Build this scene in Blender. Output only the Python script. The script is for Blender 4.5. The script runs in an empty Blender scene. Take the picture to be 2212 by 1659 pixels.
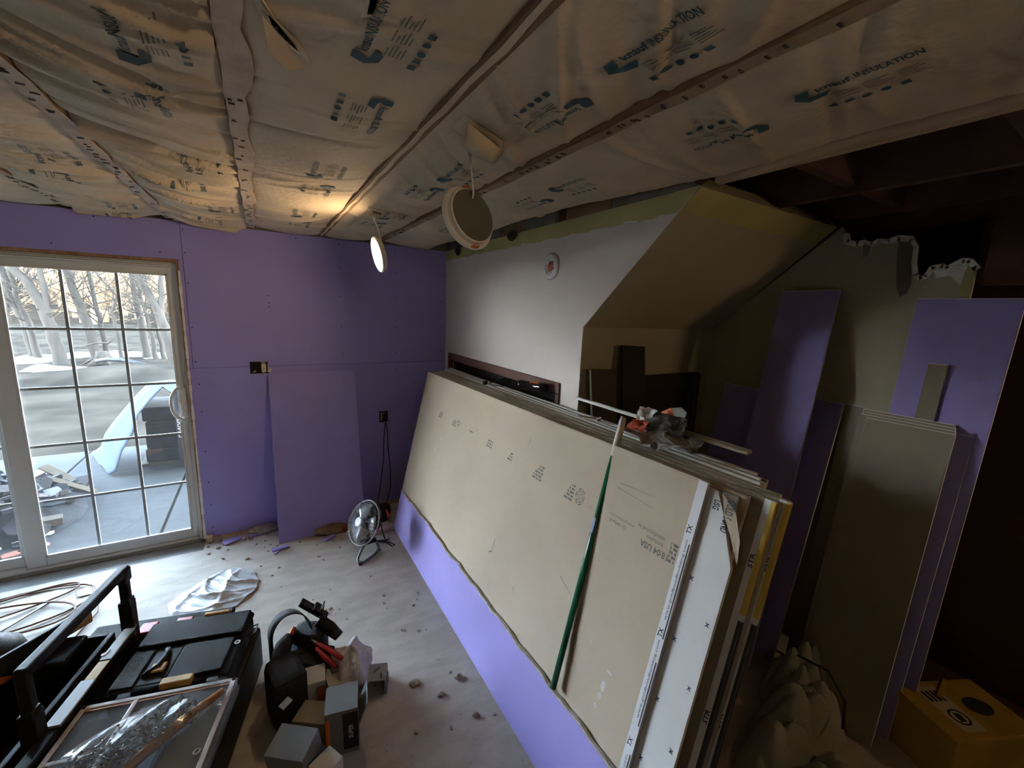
import bpy, math, random
import numpy as np
from mathutils import Vector, Matrix
random.seed(7); rng = np.random.default_rng(11)
sc = bpy.context.scene
COL = sc.collection
# ------------------------------------------------------------------ camera
F_PX, YAW, PITCH, ROLL = 896.18, 0.5462, 0.1767, 0.0401
CAM = Vector((-1.4612, -3.6217, 1.8083))
fw = Vector((math.sin(YAW)*math.cos(PITCH), math.cos(YAW)*math.cos(PITCH), -math.sin(PITCH)))
rt = Vector((math.cos(YAW), -math.sin(YAW), 0)); up = rt.cross(fw)
r2 = rt*math.cos(ROLL)+up*math.sin(ROLL); u2 = -rt*math.sin(ROLL)+up*math.cos(ROLL)
cd = bpy.data.cameras.new('camera'); cam = bpy.data.objects.new('camera', cd); COL.objects.link(cam)
cam.matrix_world = Matrix(((r2.x, u2.x, -fw.x, CAM.x), (r2.y, u2.y, -fw.y, CAM.y), (r2.z, u2.z, -fw.z, CAM.z), (0, 0, 0, 1)))
cd.sensor_width = 36; cd.lens = F_PX/2212*36; cd.clip_start = .05; cd.clip_end = 400
sc.camera = cam
# ------------------------------------------------------------------ sky, sun, exposure
w = bpy.data.worlds.new('sky'); sc.world = w; w.use_nodes = True
nt = w.node_tree; nt.nodes.clear()
wo = nt.nodes.new('ShaderNodeOutputWorld'); bg = nt.nodes.new('ShaderNodeBackground')
tc = nt.nodes.new('ShaderNodeTexCoord'); sx = nt.nodes.new('ShaderNodeSeparateXYZ'); cr = nt.nodes.new('ShaderNodeValToRGB')
cr.color_ramp.elements[0].color = (1.0, 1.0, 1.0, 1); cr.color_ramp.elements[0].position = .02
cr.color_ramp.elements[1].color = (.11, .15, .21, 1); cr.color_ramp.elements[1].position = .75
e_ = cr.color_ramp.elements.new(.25); e_.color = (.42, .53, .66, 1)
nt.links.new(tc.outputs['Generated'], sx.inputs[0]); nt.links.new(sx.outputs['Z'], cr.inputs[0])
nt.links.new(cr.outputs[0], bg.inputs[0]); nt.links.new(bg.outputs[0], wo.inputs[0])
SKY = 48.0
bg.inputs[1].default_value = SKY
sl = bpy.data.lights.new('sun', 'SUN'); sl.energy = 12; sl.color = (1, .72, .45); sl.angle = .02
so = bpy.data.objects.new('sun', sl); COL.objects.link(so)
so.rotation_euler = Vector((.12, .98, -.16)).to_track_quat('-Z', 'Y').to_euler(); so.location = (0, -30, 20)
vs = sc.view_settings; vs.view_transform = 'Standard'; vs.look = 'None'; vs.gamma = 1; vs.use_curve_mapping = False
vs.exposure = 0.86
try:
    sc.cycles.use_denoising = True; sc.cycles.max_bounces = 10; sc.cycles.diffuse_bounces = 6; sc.cycles.transparent_max_bounces = 12
    sc.cycles.caustics_reflective = False; sc.cycles.caustics_refractive = False; sc.cycles.sample_clamp_indirect = 8
except Exception: pass

# ------------------------------------------------------------------ materials
MATS = {}
def M(name, col, rough=.8, var=.12, scale=6, bump=0, bscale=60, metal=0, spec=.4, col2=None, detail=4, stretch=None, alpha=None, trans=0, emit=None, estr=0):
    if name in MATS: return MATS[name]
    m = bpy.data.materials.new(name); m.use_nodes = True; MATS[name] = m
    n = m.node_tree.nodes; l = m.node_tree.links; b = n['Principled BSDF']
    b.inputs['Roughness'].default_value = rough; b.inputs['Metallic'].default_value = metal; b.inputs['Specular IOR Level'].default_value = spec
    t = n.new('ShaderNodeTexCoord'); mp = n.new('ShaderNodeMapping'); l.new(t.outputs['Object'], mp.inputs[0])
    if stretch: mp.inputs['Scale'].default_value = stretch
    nz = n.new('ShaderNodeTexNoise'); nz.inputs['Scale'].default_value = scale; nz.inputs['Detail'].default_value = detail; l.new(mp.outputs[0], nz.inputs['Vector'])
    rp = n.new('ShaderNodeValToRGB'); l.new(nz.outputs['Fac'], rp.inputs[0])
    c1 = tuple(min(1, c*(1+var)) for c in col); c0 = tuple(col2) if col2 else tuple(c*(1-var) for c in col)
    rp.color_ramp.elements[0].position = .32; rp.color_ramp.elements[1].position = .68
    rp.color_ramp.elements[0].color = (*c0, 1); rp.color_ramp.elements[1].color = (*c1, 1)
    l.new(rp.outputs[0], b.inputs['Base Color'])
    if bump:
        n2 = n.new('ShaderNodeTexNoise'); n2.inputs['Scale'].default_value = bscale; n2.inputs['Detail'].default_value = 5; l.new(mp.outputs[0], n2.inputs['Vector'])
        bp = n.new('ShaderNodeBump'); bp.inputs['Strength'].default_value = bump; bp.inputs['Distance'].default_value = .01
        l.new(n2.outputs['Fac'], bp.inputs['Height']); l.new(bp.outputs[0], b.inputs['Normal'])
    if emit: b.inputs['Emission Color'].default_value = (*emit, 1); b.inputs['Emission Strength'].default_value = estr
    if alpha is not None: b.inputs['Alpha'].default_value = alpha
    if trans: b.inputs['Transmission Weight'].default_value = trans
    return m
def glassy(name, tint, rough=.02, ior=1.45, haze=0.0, hazecol=(.8, .85, .9)):
    m = bpy.data.materials.new(name); m.use_nodes = True; MATS[name] = m
    n = m.node_tree.nodes; l = m.node_tree.links; n.clear()
    o = n.new('ShaderNodeOutputMaterial'); tr = n.new('ShaderNodeBsdfTransparent'); tr.inputs[0].default_value = (*tint, 1)
    g = n.new('ShaderNodeBsdfGlossy'); g.inputs['Roughness'].default_value = rough
    lw = n.new('ShaderNodeLayerWeight'); lw.inputs[0].default_value = .5; pw = n.new('ShaderNodeMath'); pw.operation = 'POWER'; pw.inputs[1].default_value = 5
    fr = n.new('ShaderNodeMath'); fr.operation = 'MULTIPLY_ADD'; fr.inputs[1].default_value = .5; fr.inputs[2].default_value = (ior-1)/18; mx = n.new('ShaderNodeMixShader')
    l.new(lw.outputs['Facing'], pw.inputs[0]); l.new(pw.outputs[0], fr.inputs[0])
    l.new(fr.outputs[0], mx.inputs[0]); l.new(tr.outputs[0], mx.inputs[1]); l.new(g.outputs[0], mx.inputs[2])
    last = mx
    if haze:
        d = n.new('ShaderNodeBsdfDiffuse'); d.inputs[0].default_value = (*hazecol, 1); tl = n.new('ShaderNodeBsdfTranslucent'); tl.inputs[0].default_value = (*hazecol, 1)
        ad = n.new('ShaderNodeMixShader'); ad.inputs[0].default_value = .5; l.new(d.outputs[0], ad.inputs[1]); l.new(tl.outputs[0], ad.inputs[2])
        m2 = n.new('ShaderNodeMixShader'); m2.inputs[0].default_value = haze; l.new(mx.outputs[0], m2.inputs[1]); l.new(ad.outputs[0], m2.inputs[2]); last = m2
    l.new(last.outputs[0], o.inputs[0])
    return m

def concrete(name, base, dark, light, crack=True):
    m = bpy.data.materials.new(name); m.use_nodes = True
    n = m.node_tree.nodes; l = m.node_tree.links; b = n['Principled BSDF']; b.inputs['Roughness'].default_value = .9; b.inputs['Specular IOR Level'].default_value = .08
    t = n.new('ShaderNodeTexCoord')
    def noise(s, d=5, st=None):
        q = n.new('ShaderNodeTexNoise'); q.inputs['Scale'].default_value = s; q.inputs['Detail'].default_value = d
        if st:
            mp = n.new('ShaderNodeMapping'); mp.inputs['Scale'].default_value = st; mp.inputs['Rotation'].default_value = (0, 0, .5); l.new(t.outputs['Object'], mp.inputs[0]); l.new(mp.outputs[0], q.inputs['Vector'])
        else: l.new(t.outputs['Object'], q.inputs['Vector'])
        return q
    a = noise(1.3, 8); r = n.new('ShaderNodeValToRGB'); l.new(a.outputs[0], r.inputs[0])
    r.color_ramp.elements[0].position = .3; r.color_ramp.elements[0].color = (*dark, 1); r.color_ramp.elements[1].position = .7; r.color_ramp.elements[1].color = (*light, 1)
    e = r.color_ramp.elements.new(.5); e.color = (*base, 1)
    c = noise(7, 10, (1, 2.2, 1)); r2_ = n.new('ShaderNodeValToRGB'); l.new(c.outputs[0], r2_.inputs[0]); r2_.color_ramp.elements[0].position = .40; r2_.color_ramp.elements[1].position = .62
    r2_.color_ramp.elements[0].color = (.86, .85, .84, 1); r2_.color_ramp.elements[1].color = (1, 1, 1, 1)
    mx = n.new('ShaderNodeMixRGB'); mx.blend_type = 'MULTIPLY'; mx.inputs[0].default_value = 1; l.new(r.outputs[0], mx.inputs[1]); l.new(r2_.outputs[0], mx.inputs[2])
    s = noise(90, 3); r3 = n.new('ShaderNodeValToRGB'); l.new(s.outputs[0], r3.inputs[0]); r3.color_ramp.elements[0].position = .28; r3.color_ramp.elements[1].position = .36; r3.color_ramp.elements[0].color = (.72, .7, .68, 1); r3.color_ramp.elements[1].color = (1, 1, 1, 1)
    m2 = n.new('ShaderNodeMixRGB'); m2.blend_type = 'MULTIPLY'; m2.inputs[0].default_value = 1; l.new(mx.outputs[0], m2.inputs[1]); l.new(r3.outputs[0], m2.inputs[2])
    l.new(m2.outputs[0], b.inputs['Base Color'])
    bp = n.new('ShaderNodeBump'); bp.inputs['Strength'].default_value = .35; bp.inputs['Distance'].default_value = .006; q = noise(14, 8); l.new(q.outputs[0], bp.inputs['Height']); l.new(bp.outputs[0], b.inputs['Normal'])
    MATS[name] = m
    return m

floor_m = concrete('floor_concrete', (.55, .51, .46), (.46, .425, .38), (.63, .59, .54))
strip_m = concrete('threshold_concrete', (.30, .32, .33), (.22, .24, .25), (.42, .44, .45))
patio_m = concrete('patio_concrete', (.062, .063, .065), (.048, .049, .051), (.076, .077, .079))
purple = M('purple_board', (.34, .30, .68), .85, .05, 3, .12, 300)
purple_b = purple
purple_e = M('purple_edge', (.42, .36, .66), .8, .1, 12)
gyp = M('gypsum_core', (.84, .83, .80), .95, .08, 30, .3, 120)
tan = M('tan_backing_paper', (.50, .425, .325), .85, .07, 2.2, .08, 200)
tan_d = M('grey_tan_paper', (.30, .26, .19), .9, .1, 3, .1, 150)
whiteface = M('white_face_paper', (.66, .67, .66), .8, .03, 3, .05, 200)
tape_w = M('white_edge_tape', (.74, .76, .80), .55, .03, 9)
tape_k = M('black_edge_tape', (.03, .03, .035), .5, .1, 9)
tape_y = M('yellow_edge_tape', (.62, .43, .06), .5, .08, 9)
beige = M('beige_wall_paint', (.66, .635, .60), .75, .02, 2, .06, 220)
olive = M('olive_wall_tone', (.43, .40, .29), .8, .04, 2, .06, 200)  # recess walls: darker, yellower tone than the beige wall
yband = M('yellow_green_old_paint', (.47, .44, .19), .85, .10, 4, .1, 90)
kraft = M('kraft_paper', (.60, .485, .34), .75, .12, 4, .35, 45, spec=.3)
ink = M('blue_green_ink', (.045, .115, .150), .8, .2, 40)
ink_f = M('faint_ink', (.20, .19, .16), .85, .2, 60)
grey_ink = M('grey_stamp_ink', (.175, .165, .155), .85, .2, 90)
fluff = M('grey_insulation_fluff', (.22, .21, .16), .95, .4, 30, .8, 60)
lumber = M('old_joist_lumber', (.22, .125, .065), .8, .25, 3, .25, 40, stretch=(12, 1, 12))
lumber_l = M('pale_lumber', (.50, .37, .24), .8, .2, 4, .2, 40, stretch=(10, 1, 10))
flange = M('stapled_paper_flange', (.52, .41, .31), .8, .16, 14, .3, 60)
lumber_g = M('grey_lumber', (.19, .17, .14), .85, .25, 5, .3, 40)
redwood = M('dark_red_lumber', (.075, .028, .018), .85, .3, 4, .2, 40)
jambwood = M('door_jamb_wood', (.30, .165, .09), .75, .3, 6, .3, 60, stretch=(8, 8, 1))
vinyl = M('white_vinyl', (.66, .68, .69), .4, .03, 3)
vinyl_d = M('vinyl_track_grey', (.36, .37, .36), .5, .05, 3)  # darker grey vinyl for the track lips
muntin_m = M('grey_blue_muntin', (.34, .37, .40), .45, .05, 3)
glass = glassy('door_glass', (.97, .985, .985), .0, 1.3, haze=.003)
blackp = M('black_plastic', (.014, .015, .017), .55, .2, 20, .15, 250, spec=.3)
blackp_d = M('dull_black_plastic', (.012, .012, .013), .65, .2, 20, .1, 150)
blackg = M('glossy_black', (.010, .010, .012), .15, .1, 20)
lidp = M('charcoal_case_plastic', (.014, .0155, .018), .62, .12, 12, .2, 300, spec=.12)
nylon = M('black_nylon', (.017, .017, .019), .7, .3, 60, .5, 300)
greyp = M('grey_plastic', (.30, .31, .32), .5, .08, 12)
redp = M('red_plastic', (.42, .02, .02), .35, .12, 14)
orangep = M('orange_plastic', (.72, .17, .03), .45, .1, 14)
ambr = M('amber_yellow_plastic', (.42, .24, .05), .55, .15, 14)
yellowp = M('yellow_plastic', (.72, .58, .10), .5, .1, 14)
copper = M('brown_strip_plastic', (.40, .20, .09), .45, .1, 14)
clearp = glassy('clear_plastic', (.86, .88, .90), .08, 1.5, haze=.14, hazecol=(.75, .8, .85))
bagclear = glassy('clear_bag_film', (.90, .92, .93), .12, 1.55, haze=.10, hazecol=(.8, .82, .85))
bagwhite = M('white_bag_film', (.80, .83, .87), .35, .08, 9, .25, 40, spec=.6)
whitepap = M('white_card', (.70, .70, .69), .8, .06, 8)
greycard = M('grey_card', (.20, .215, .22), .8, .1, 8)
chrome = M('steel', (.55, .56, .57), .3, .1, 12, metal=1)
steel_d = M('dark_steel_wire', (.16, .17, .18), .35, .1, 12, metal=.6)
brownrub = M('brown_cord_rubber', (.20, .12, .09), .6, .15, 12)
leather = M('tan_leather', (.42, .24, .12), .7, .2, 10, .3, 60)
woodh = M('varnished_wood', (.34, .15, .05), .4, .3, 5, stretch=(1, 8, 8))
cloth = M('grey_green_canvas', (.40, .41, .33), .9, .15, 5, .4, 40)
cloud = M('white_lamp_plastic', (.72, .70, .66), .45, .05, 8)
lampback = M('lamp_back_metal', (.17, .17, .13), .5, .08, 8, metal=.2)
lamp_on = M('lit_diffuser', (1, .85, .65), .5, 0, 3, emit=(1, .72, .42), estr=40)
lamp_dim = M('soft_lit_diffuser', (1, .85, .65), .5, 0, 3, emit=(1, .66, .36), estr=28)
lamp_mid = M('warm_lit_diffuser', (1, .85, .65), .5, 0, 3, emit=(1, .72, .45), estr=85)
freshpine = M('pale_debris_wood', (.115, .088, .06), .8, .2, 4, .2, 40, spec=.1)
cream = M('cream_plastic', (.62, .57, .44), .5, .06, 8)
brass = M('brass', (.6, .42, .12), .35, .1, 12, metal=.8)
maroon = M('maroon_wood', (.115, .050, .038), .45, .25, 5, .1, 40)
voidm = M('dark_void', (.012, .010, .010), .95, .1, 4)
redclay = M('red_brown_plate', (.27, .065, .035), .6, .1, 8)
greenpole = M('green_enamel', (.010, .13, .065), .22, .1, 8, spec=.6)
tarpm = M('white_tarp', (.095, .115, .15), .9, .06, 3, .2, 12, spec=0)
shingle = M('shingle_granules', (.020, .015, .013), .9, .4, 14, .6, 60)
shingwrap = M('purple_printed_wrap', (.035, .02, .03), .5, .3, 4, .2, 30, col2=(.018, .022, .03))
plyw = M('weathered_pine', (.075, .056, .036), .8, .25, 4, .3, 50)
shing2 = M('broken_grey_shingle', (.013, .013, .016), .9, .35, 10, .6, 60)
mud = M('wet_mud', (.044, .036, .028), .95, .3, .9, .25, 4, col2=(.020, .017, .014), detail=12, spec=0)
leaflit = M('leaf_litter', (.030, .023, .017), .95, .3, 2, .3, 6, spec=0)
hillm = M('bronze_hillside', (.17, .10, .052), .95, .25, .6, .6, 2, spec=0)
snowm = M('old_snow', (.22, .23, .25), .9, .08, 3, .4, 8, spec=0)
bark = M('grey_bark', (.052, .043, .035), .9, .2, 3, .15, 18, stretch=(3, 3, .6), spec=.1)
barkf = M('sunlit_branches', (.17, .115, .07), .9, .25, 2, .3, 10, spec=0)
bluep = M('blue_hose', (.05, .16, .42), .4, .1, 8)
siding = M('house_siding', (.3, .3, .29), .8, .1, 2)
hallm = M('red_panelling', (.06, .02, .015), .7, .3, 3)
subfl = M('subfloor_boards', (.10, .062, .038), .9, .3, 3)
paleblk = M('pink_foam_block', (.55, .45, .42), .9, .1, 12, .2, 60)

# ------------------------------------------------------------------ mesh builder
class MB:
    def __init__(s): s.v = []; s.f = []; s.mi = []; s.mats = []; s.cur = 0
    def use(s, m):
        if m not in s.mats: s.mats.append(m)
        s.cur = s.mats.index(m); return s
    def _f(s, f): s.f.append(tuple(f)); s.mi.append(s.cur)
    def add(s, vs, fs):
        o = len(s.v); s.v += [tuple(v) for v in vs]
        for f in fs: s._f([i+o for i in f])
        return s
    def box(s, a, b):
        x0, y0, z0 = [min(p, q) for p, q in zip(a, b)]; x1, y1, z1 = [max(p, q) for p, q in zip(a, b)]
        return s.add([(x0,y0,z0),(x1,y0,z0),(x1,y1,z0),(x0,y1,z0),(x0,y0,z1),(x1,y0,z1),(x1,y1,z1),(x0,y1,z1)],
            [(0,3,2,1),(4,5,6,7),(0,1,5,4),(1,2,6,5),(2,3,7,6),(3,0,4,7)])
    def obox(s, c, ax, ay, az, h):
        c = Vector(c); ax, ay, az = Vector(ax).normalized()*h[0], Vector(ay).normalized()*h[1], Vector(az).normalized()*h[2]
        vs = [c+i*ax+j*ay+k*az for k in (-1, 1) for j in (-1, 1) for i in (-1, 1)]
        return s.add(vs, [(0,2,3,1),(4,5,7,6),(0,1,5,4),(1,3,7,5),(3,2,6,7),(2,0,4,6)])
    def hexa(s, lo, hi):          # two loops of equal length -> closed solid
        n = len(lo); vs = list(lo)+list(hi)
        return s.add(vs, [tuple(range(n-1, -1, -1)), tuple(range(n, 2*n))]+[(i, (i+1) % n, n+(i+1) % n, n+i) for i in range(n)])
    def prism(s, poly, d):
        d = Vector(d); lo = [Vector(p) for p in poly]; return s.hexa(lo, [p+d for p in lo])
    def tube(s, pts, r, n=8, cap=True):
        pts = [Vector(p) for p in pts]; m = len(pts); rs = r if isinstance(r, (list, tuple)) else [r]*m
        o = len(s.v); ref = None
        for i, p in enumerate(pts):
            t = (pts[min(i+1, m-1)]-pts[max(i-1, 0)])
            t = t.normalized() if t.length > 1e-9 else Vector((0, 0, 1))
            if ref is None:
                ref = Vector((0, 0, 1)) if abs(t.z) < .9 else Vector((1, 0, 0))
            a = t.cross(ref).normalized(); b = t.cross(a).normalized(); ref = -b if (-b).dot(ref) > 0 else b
            a = t.cross(ref).normalized(); b = a.cross(t)
            for k in range(n):
                q = 2*math.pi*k/n; s.v.append(tuple(p+a*(rs[i]*math.cos(q))+b*(rs[i]*math.sin(q))))
        for i in range(m-1):
            for k in range(n): s._f((o+i*n+k, o+i*n+(k+1) % n, o+(i+1)*n+(k+1) % n, o+(i+1)*n+k))
        if cap: s._f([o+k for k in range(n-1, -1, -1)]); s._f([o+(m-1)*n+k for k in range(n)])
        return s
    def lathe(s, c, ax, prof, n=24):   # prof: list of (radius, height along ax)
        c = Vector(c); ax = Vector(ax).normalized(); ref = Vector((0, 0, 1)) if abs(ax.z) < .9 else Vector((1, 0, 0))
        a = ax.cross(ref).normalized(); b = ax.cross(a); o = len(s.v)
        for r, h in prof:
            for k in range(n):
                q = 2*math.pi*k/n; s.v.append(tuple(c+ax*h+a*(r*math.cos(q))+b*(r*math.sin(q))))
        for i in range(len(prof)-1):
            for k in range(n): s._f((o+i*n+k, o+i*n+(k+1) % n, o+(i+1)*n+(k+1) % n, o+(i+1)*n+k))
        if prof[0][0] > 1e-6: s._f([o+k for k in range(n-1, -1, -1)])
        if prof[-1][0] > 1e-6: s._f([o+(len(prof)-1)*n+k for k in range(n)])
        return s
    def ring(s, c, ax, R, r, n=28, k=6):
        c = Vector(c); ax = Vector(ax).normalized(); ref = Vector((0, 0, 1)) if abs(ax.z) < .9 else Vector((1, 0, 0))
        a = ax.cross(ref).normalized(); b = ax.cross(a); o = len(s.v)
        for i in range(n):
            q = 2*math.pi*i/n; d = a*math.cos(q)+b*math.sin(q)
            for j in range(k):
                p = 2*math.pi*j/k; s.v.append(tuple(c+d*(R+r*math.cos(p))+ax*(r*math.sin(p))))
        for i in range(n):
            for j in range(k): s._f((o+i*k+j, o+((i+1) % n)*k+j, o+((i+1) % n)*k+(j+1) % k, o+i*k+(j+1) % k))
        return s
    def grid(s, P, closed=False):      # P: 2D list of points
        nu, nv = len(P), len(P[0]); o = len(s.v)
        for row in P: s.v += [tuple(p) for p in row]
        for i in range(nu-1):
            for j in range(nv-1): s._f((o+i*nv+j, o+(i+1)*nv+j, o+(i+1)*nv+j+1, o+i*nv+j+1))
        return s
    def mesh(s, name, org, smooth=False):
        me = bpy.data.meshes.new(name); o = Vector(org)
        me.from_pydata([tuple(Vector(v)-o) for v in s.v], [], s.f)
        for m in s.mats: me.materials.append(m)
        if len(s.mats) > 1: me.polygons.foreach_set('material_index', s.mi)
        if smooth: me.polygons.foreach_set('use_smooth', [True]*len(me.polygons))
        me.update(); return me
ORG = {}
def tag(o, label=None, cat=None, group=None, kind=None):
    if label: o['label'] = label
    if cat: o['category'] = cat
    if group: o['group'] = group
    if kind: o['kind'] = kind
    return o
def thing(name, loc, label, cat, group=None):
    o = bpy.data.objects.new(name, None); o.empty_display_size = .05; COL.objects.link(o); o.location = loc; ORG[o] = Vector(loc)
    return tag(o, label, cat, group)
def build(name, mb, mat=None, parent=None, smooth=False, bevel=0, loc=None, solid=0, sub=0):
    if mat is not None and not mb.mats: mb.mats = [mat]
    org = ORG[parent] if parent is not None else Vector(loc if loc is not None else base_of(mb))
    o = bpy.data.objects.new(name, mb.mesh(name, org, smooth)); COL.objects.link(o); ORG[o] = org
    if parent is not None: o.parent = parent
    else: o.location = org
    if solid:
        q = o.modifiers.new('thickness', 'SOLIDIFY'); q.thickness = solid; q.offset = 0
    if sub:
        q = o.modifiers.new('sub', 'SUBSURF'); q.levels = sub; q.render_levels = sub
    if bevel:
        q = o.modifiers.new('bevel', 'BEVEL'); q.width = bevel; q.segments = 2; q.limit_method = 'ANGLE'; q.angle_limit = .6
    return o
def base_of(mb):
    a = np.array(mb.v); return (float((a[:,0].min()+a[:,0].max())/2), float((a[:,1].min()+a[:,1].max())/2), float(a[:,2].min()))
def struct(name, mb, mat=None, parent=None, **k):
    o = build(name, mb, mat, parent, **k)
    if parent is None: o['kind'] = 'structure'
    return o
def clone(o, parent=None, loc=None):
    c = o.copy(); COL.objects.link(c); c.parent = parent; ORG[c] = ORG[o]
    if loc is not None: c.location = loc
    return c
# ------------------------------------------------------------------ lettering, cached as flat triangles
_TX = {}
def text_tris(s, bold=0.0):
    if (s, bold) in _TX: return _TX[(s, bold)]
    cu = bpy.data.curves.new('t', 'FONT'); cu.body = s; cu.size = 1; cu.align_x = 'LEFT'; cu.offset = bold; cu.resolution_u = 2
    ob = bpy.data.objects.new('t', cu); COL.objects.link(ob); bpy.context.view_layer.update()
    me = bpy.data.meshes.new_from_object(ob.evaluated_get(bpy.context.evaluated_depsgraph_get()))
    V = [(v.co.x, v.co.y) for v in me.vertices]; Fc = [tuple(p.vertices) for p in me.polygons]
    bpy.data.objects.remove(ob); bpy.data.curves.remove(cu); bpy.data.meshes.remove(me)
    xs = [v[0] for v in V] or [0]
    _TX[(s, bold)] = (V, Fc, max(xs)-min(xs)); return _TX[(s, bold)]
for s_, b_ in [('knauf', .03), ('INSULATION', .02), ('manufactured by', 0), ('18:04 USA', .02), ('exclusive', 0), ('GridMarX', .0), ('www.gridmarx.com', 0), ('LLC', 0), ('GOLD BOND', .02), ('USG', .02), ('www.goldbondbuilding.com', 0), ('x', .03), ('ONUIZ', .02), ('TX', .02), ('SUPER', .02), ('DRYWALL SCREWS', .01), ('STR', .02)]:
    text_tris(s_, b_)
def put_text(mb, s, bold, h, fmap, x0=0, y0=0, width=None):
    V, Fc, W = text_tris(s, bold); k = h/.7; kx = k if width is None else width/max(W, 1e-6)
    mb.add([fmap(x0+x*kx, y0+y*k) for x, y in V], Fc)
    return x0+W*kx
# ================================================================== ROOM SHELL
ZT = 2.30                       # top of the wall boards
DX0, DX1, DZ = -3.74, -1.91, 2.05   # sliding door opening
XR, YB, ZS = 1.127, -1.917, 1.735   # recess: right wall, back wall, foot of the sloped soffit
Y2 = -2.535                     # where the slope meets the ceiling
mb = MB().box((-5, -6, -.12), (2.7, -.135, 0)); mb.box((-1.91, -.135, -.12), (2.7, .1, 0)); mb.box((-5, -.135, -.12), (-3.74, .1, 0))
mb.use(floor_m); fl = struct('floor', mb, floor_m)
build('threshold_strip', MB().box((-3.74, -.134, -.1), (-1.911, .03, -.012)), strip_m, fl)
# ---- wall with the sliding door: framing core + purple boards
mb = MB()
mb.box((DX1, .0135, -.1), (2.7, .16, 2.62)); mb.box((-5, .0135, -.1), (DX0, .16, 2.62)); mb.box((DX0, .0135, DZ), (DX1, .16, 2.62)); mb.box((DX0, .02, -.12), (DX1, .16, -.005))
wb = struct('wall_back', mb, lumber_g)
def board_x(name, x0, x1, z0, z1, mat, ragged=False):
    b = MB(); b.box((x0, 0, z0), (x1, .0127, z1)); return build(name, b, mat, wb, bevel=.0025)
board_x('drywall_panel', -1.884, -.001, 1.318, ZT, purple)
board_x('drywall_panel', DX1, -.001, .022, 1.314, purple)
board_x('drywall_panel', DX1, -1.886, 1.318, DZ+.001, purple)
board_x('drywall_panel', -4.3, -1.886, DZ+.0015, ZT, purple)
board_x('drywall_panel', -4.995, DX0, .022, DZ, purple)
board_x('drywall_panel', -4.995, -4.302, DZ+.0015, ZT, purple)
# pressed tapered joint: two faint pencil-dark lines and white scuffs
b = MB().use(M('joint_line', (.25, .22, .50), .9)); b.box((-1.9, -.0006, 1.3135), (-.001, .002, 1.3185)); build('seam_joint', b, None, wb)  # joint strip slightly darker than the purple boards
b = MB().use(M('chalk_scuff', (.45, .40, .52), .95))
for x, z, wd, h in [(-.395, 1.37, .006, .012), (-.38, 1.35, .009, .03), (-.372, 1.285, .012, .012), (-.165, 1.365, .005, .05)]: b.box((x, -.0008, z), (x+wd, .002, z+h))
build('scuff_marks', b, None, wb)['kind'] = 'stuff'
b = MB().use(M('screw_head', (.022, .018, .03), .6))
scr = [(-1.40, z) for z in (1.76, 1.79, 1.84)]+[(-1.87, z) for z in (1.36, 1.6, 1.9, 2.1, 2.25)]+[(-1.86, z) for z in (.1, .28, .46, .7, 1.0, 1.2)]
scr += [(x, z) for x in (-.045, -.46, -.9) for z in (1.40, 1.62, 1.86, 2.08, 2.26)]+[(x, z) for x in (-1.35, -.9, -.46) for z in (1.25, .9)]+[(x, 2.27) for x in (-1.7, -1.2, -.7, -2.3)]+[(-2.0, 2.09), (-2.5, 2.09)]
for x, z in scr: b.lathe((x, -.0009, z), (0, 1, 0), [(.0045, 0), (.0045, .003)], 8)
tag(build('screw_heads', b, None, wb), kind='stuff')
# rough bottom plate and rubble gap under the boards
build('bottom_plate', MB().box((-1.905, .0005, -.001), (-.002, .0133, .021)), lumber_l, wb)
# ---- beige wall (x = 0) with framed vent opening
def wall_x(mbx, poly, x0, x1): mbx.prism([(x0, y, z) for y, z in poly], (x1-x0, 0, 0))
VY0, VY1, VZ0, VZ1 = -1.757, -.088, .98, 1.404
mb = MB()
wall_x(mb, [(.012, 0), (.012, VZ0), (YB, VZ0), (YB, 0)], 0, .09)
wall_x(mb, [(.012, VZ0), (.012, VZ1), (VY1, VZ1), (VY1, VZ0)], 0, .09)
wall_x(mb, [(VY0, VZ0), (VY0, VZ1), (YB, VZ1), (YB, VZ0)], 0, .09)
wall_x(mb, [(.012, VZ1), (.012, ZT), (Y2, ZT), (YB, ZS), (YB, VZ1)], 0, .09)
wr = struct('wall_right', mb, beige)
def sl_y(z): return YB+(Y2-YB)*(z-ZS)/(ZT-ZS)
ys = np.linspace(0, sl_y(2.216), 60)
lo = [(-.0015, float(y), 2.216+.004*math.sin(y*31)+.003*math.sin(y*77+1)+.002*random.random()) for y in ys]
hi = [(-.0015, float(y), ZT-.001) for y in np.linspace(0, sl_y(ZT-.001), 60)]
b = MB(); b.grid([lo, hi]); b.grid([[(.003, y, z) for _, y, z in lo], [(.003, y, z) for _, y, z in hi]]); build('unpainted_band', b, yband, wr)
b = MB()
for y0, dy, h in [(-1.30, .06, .012), (-2.2, .09, .008), (-.62, .05, .008)]:
    b.obox((-.004, y0, 2.218), (0, 1, .1), (0, 0, 1), (1, 0, 0), (dy/2, h/2, .003))
build('peeled_paint_flakes', b, whitepap, wr)['kind'] = 'stuff'
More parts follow.
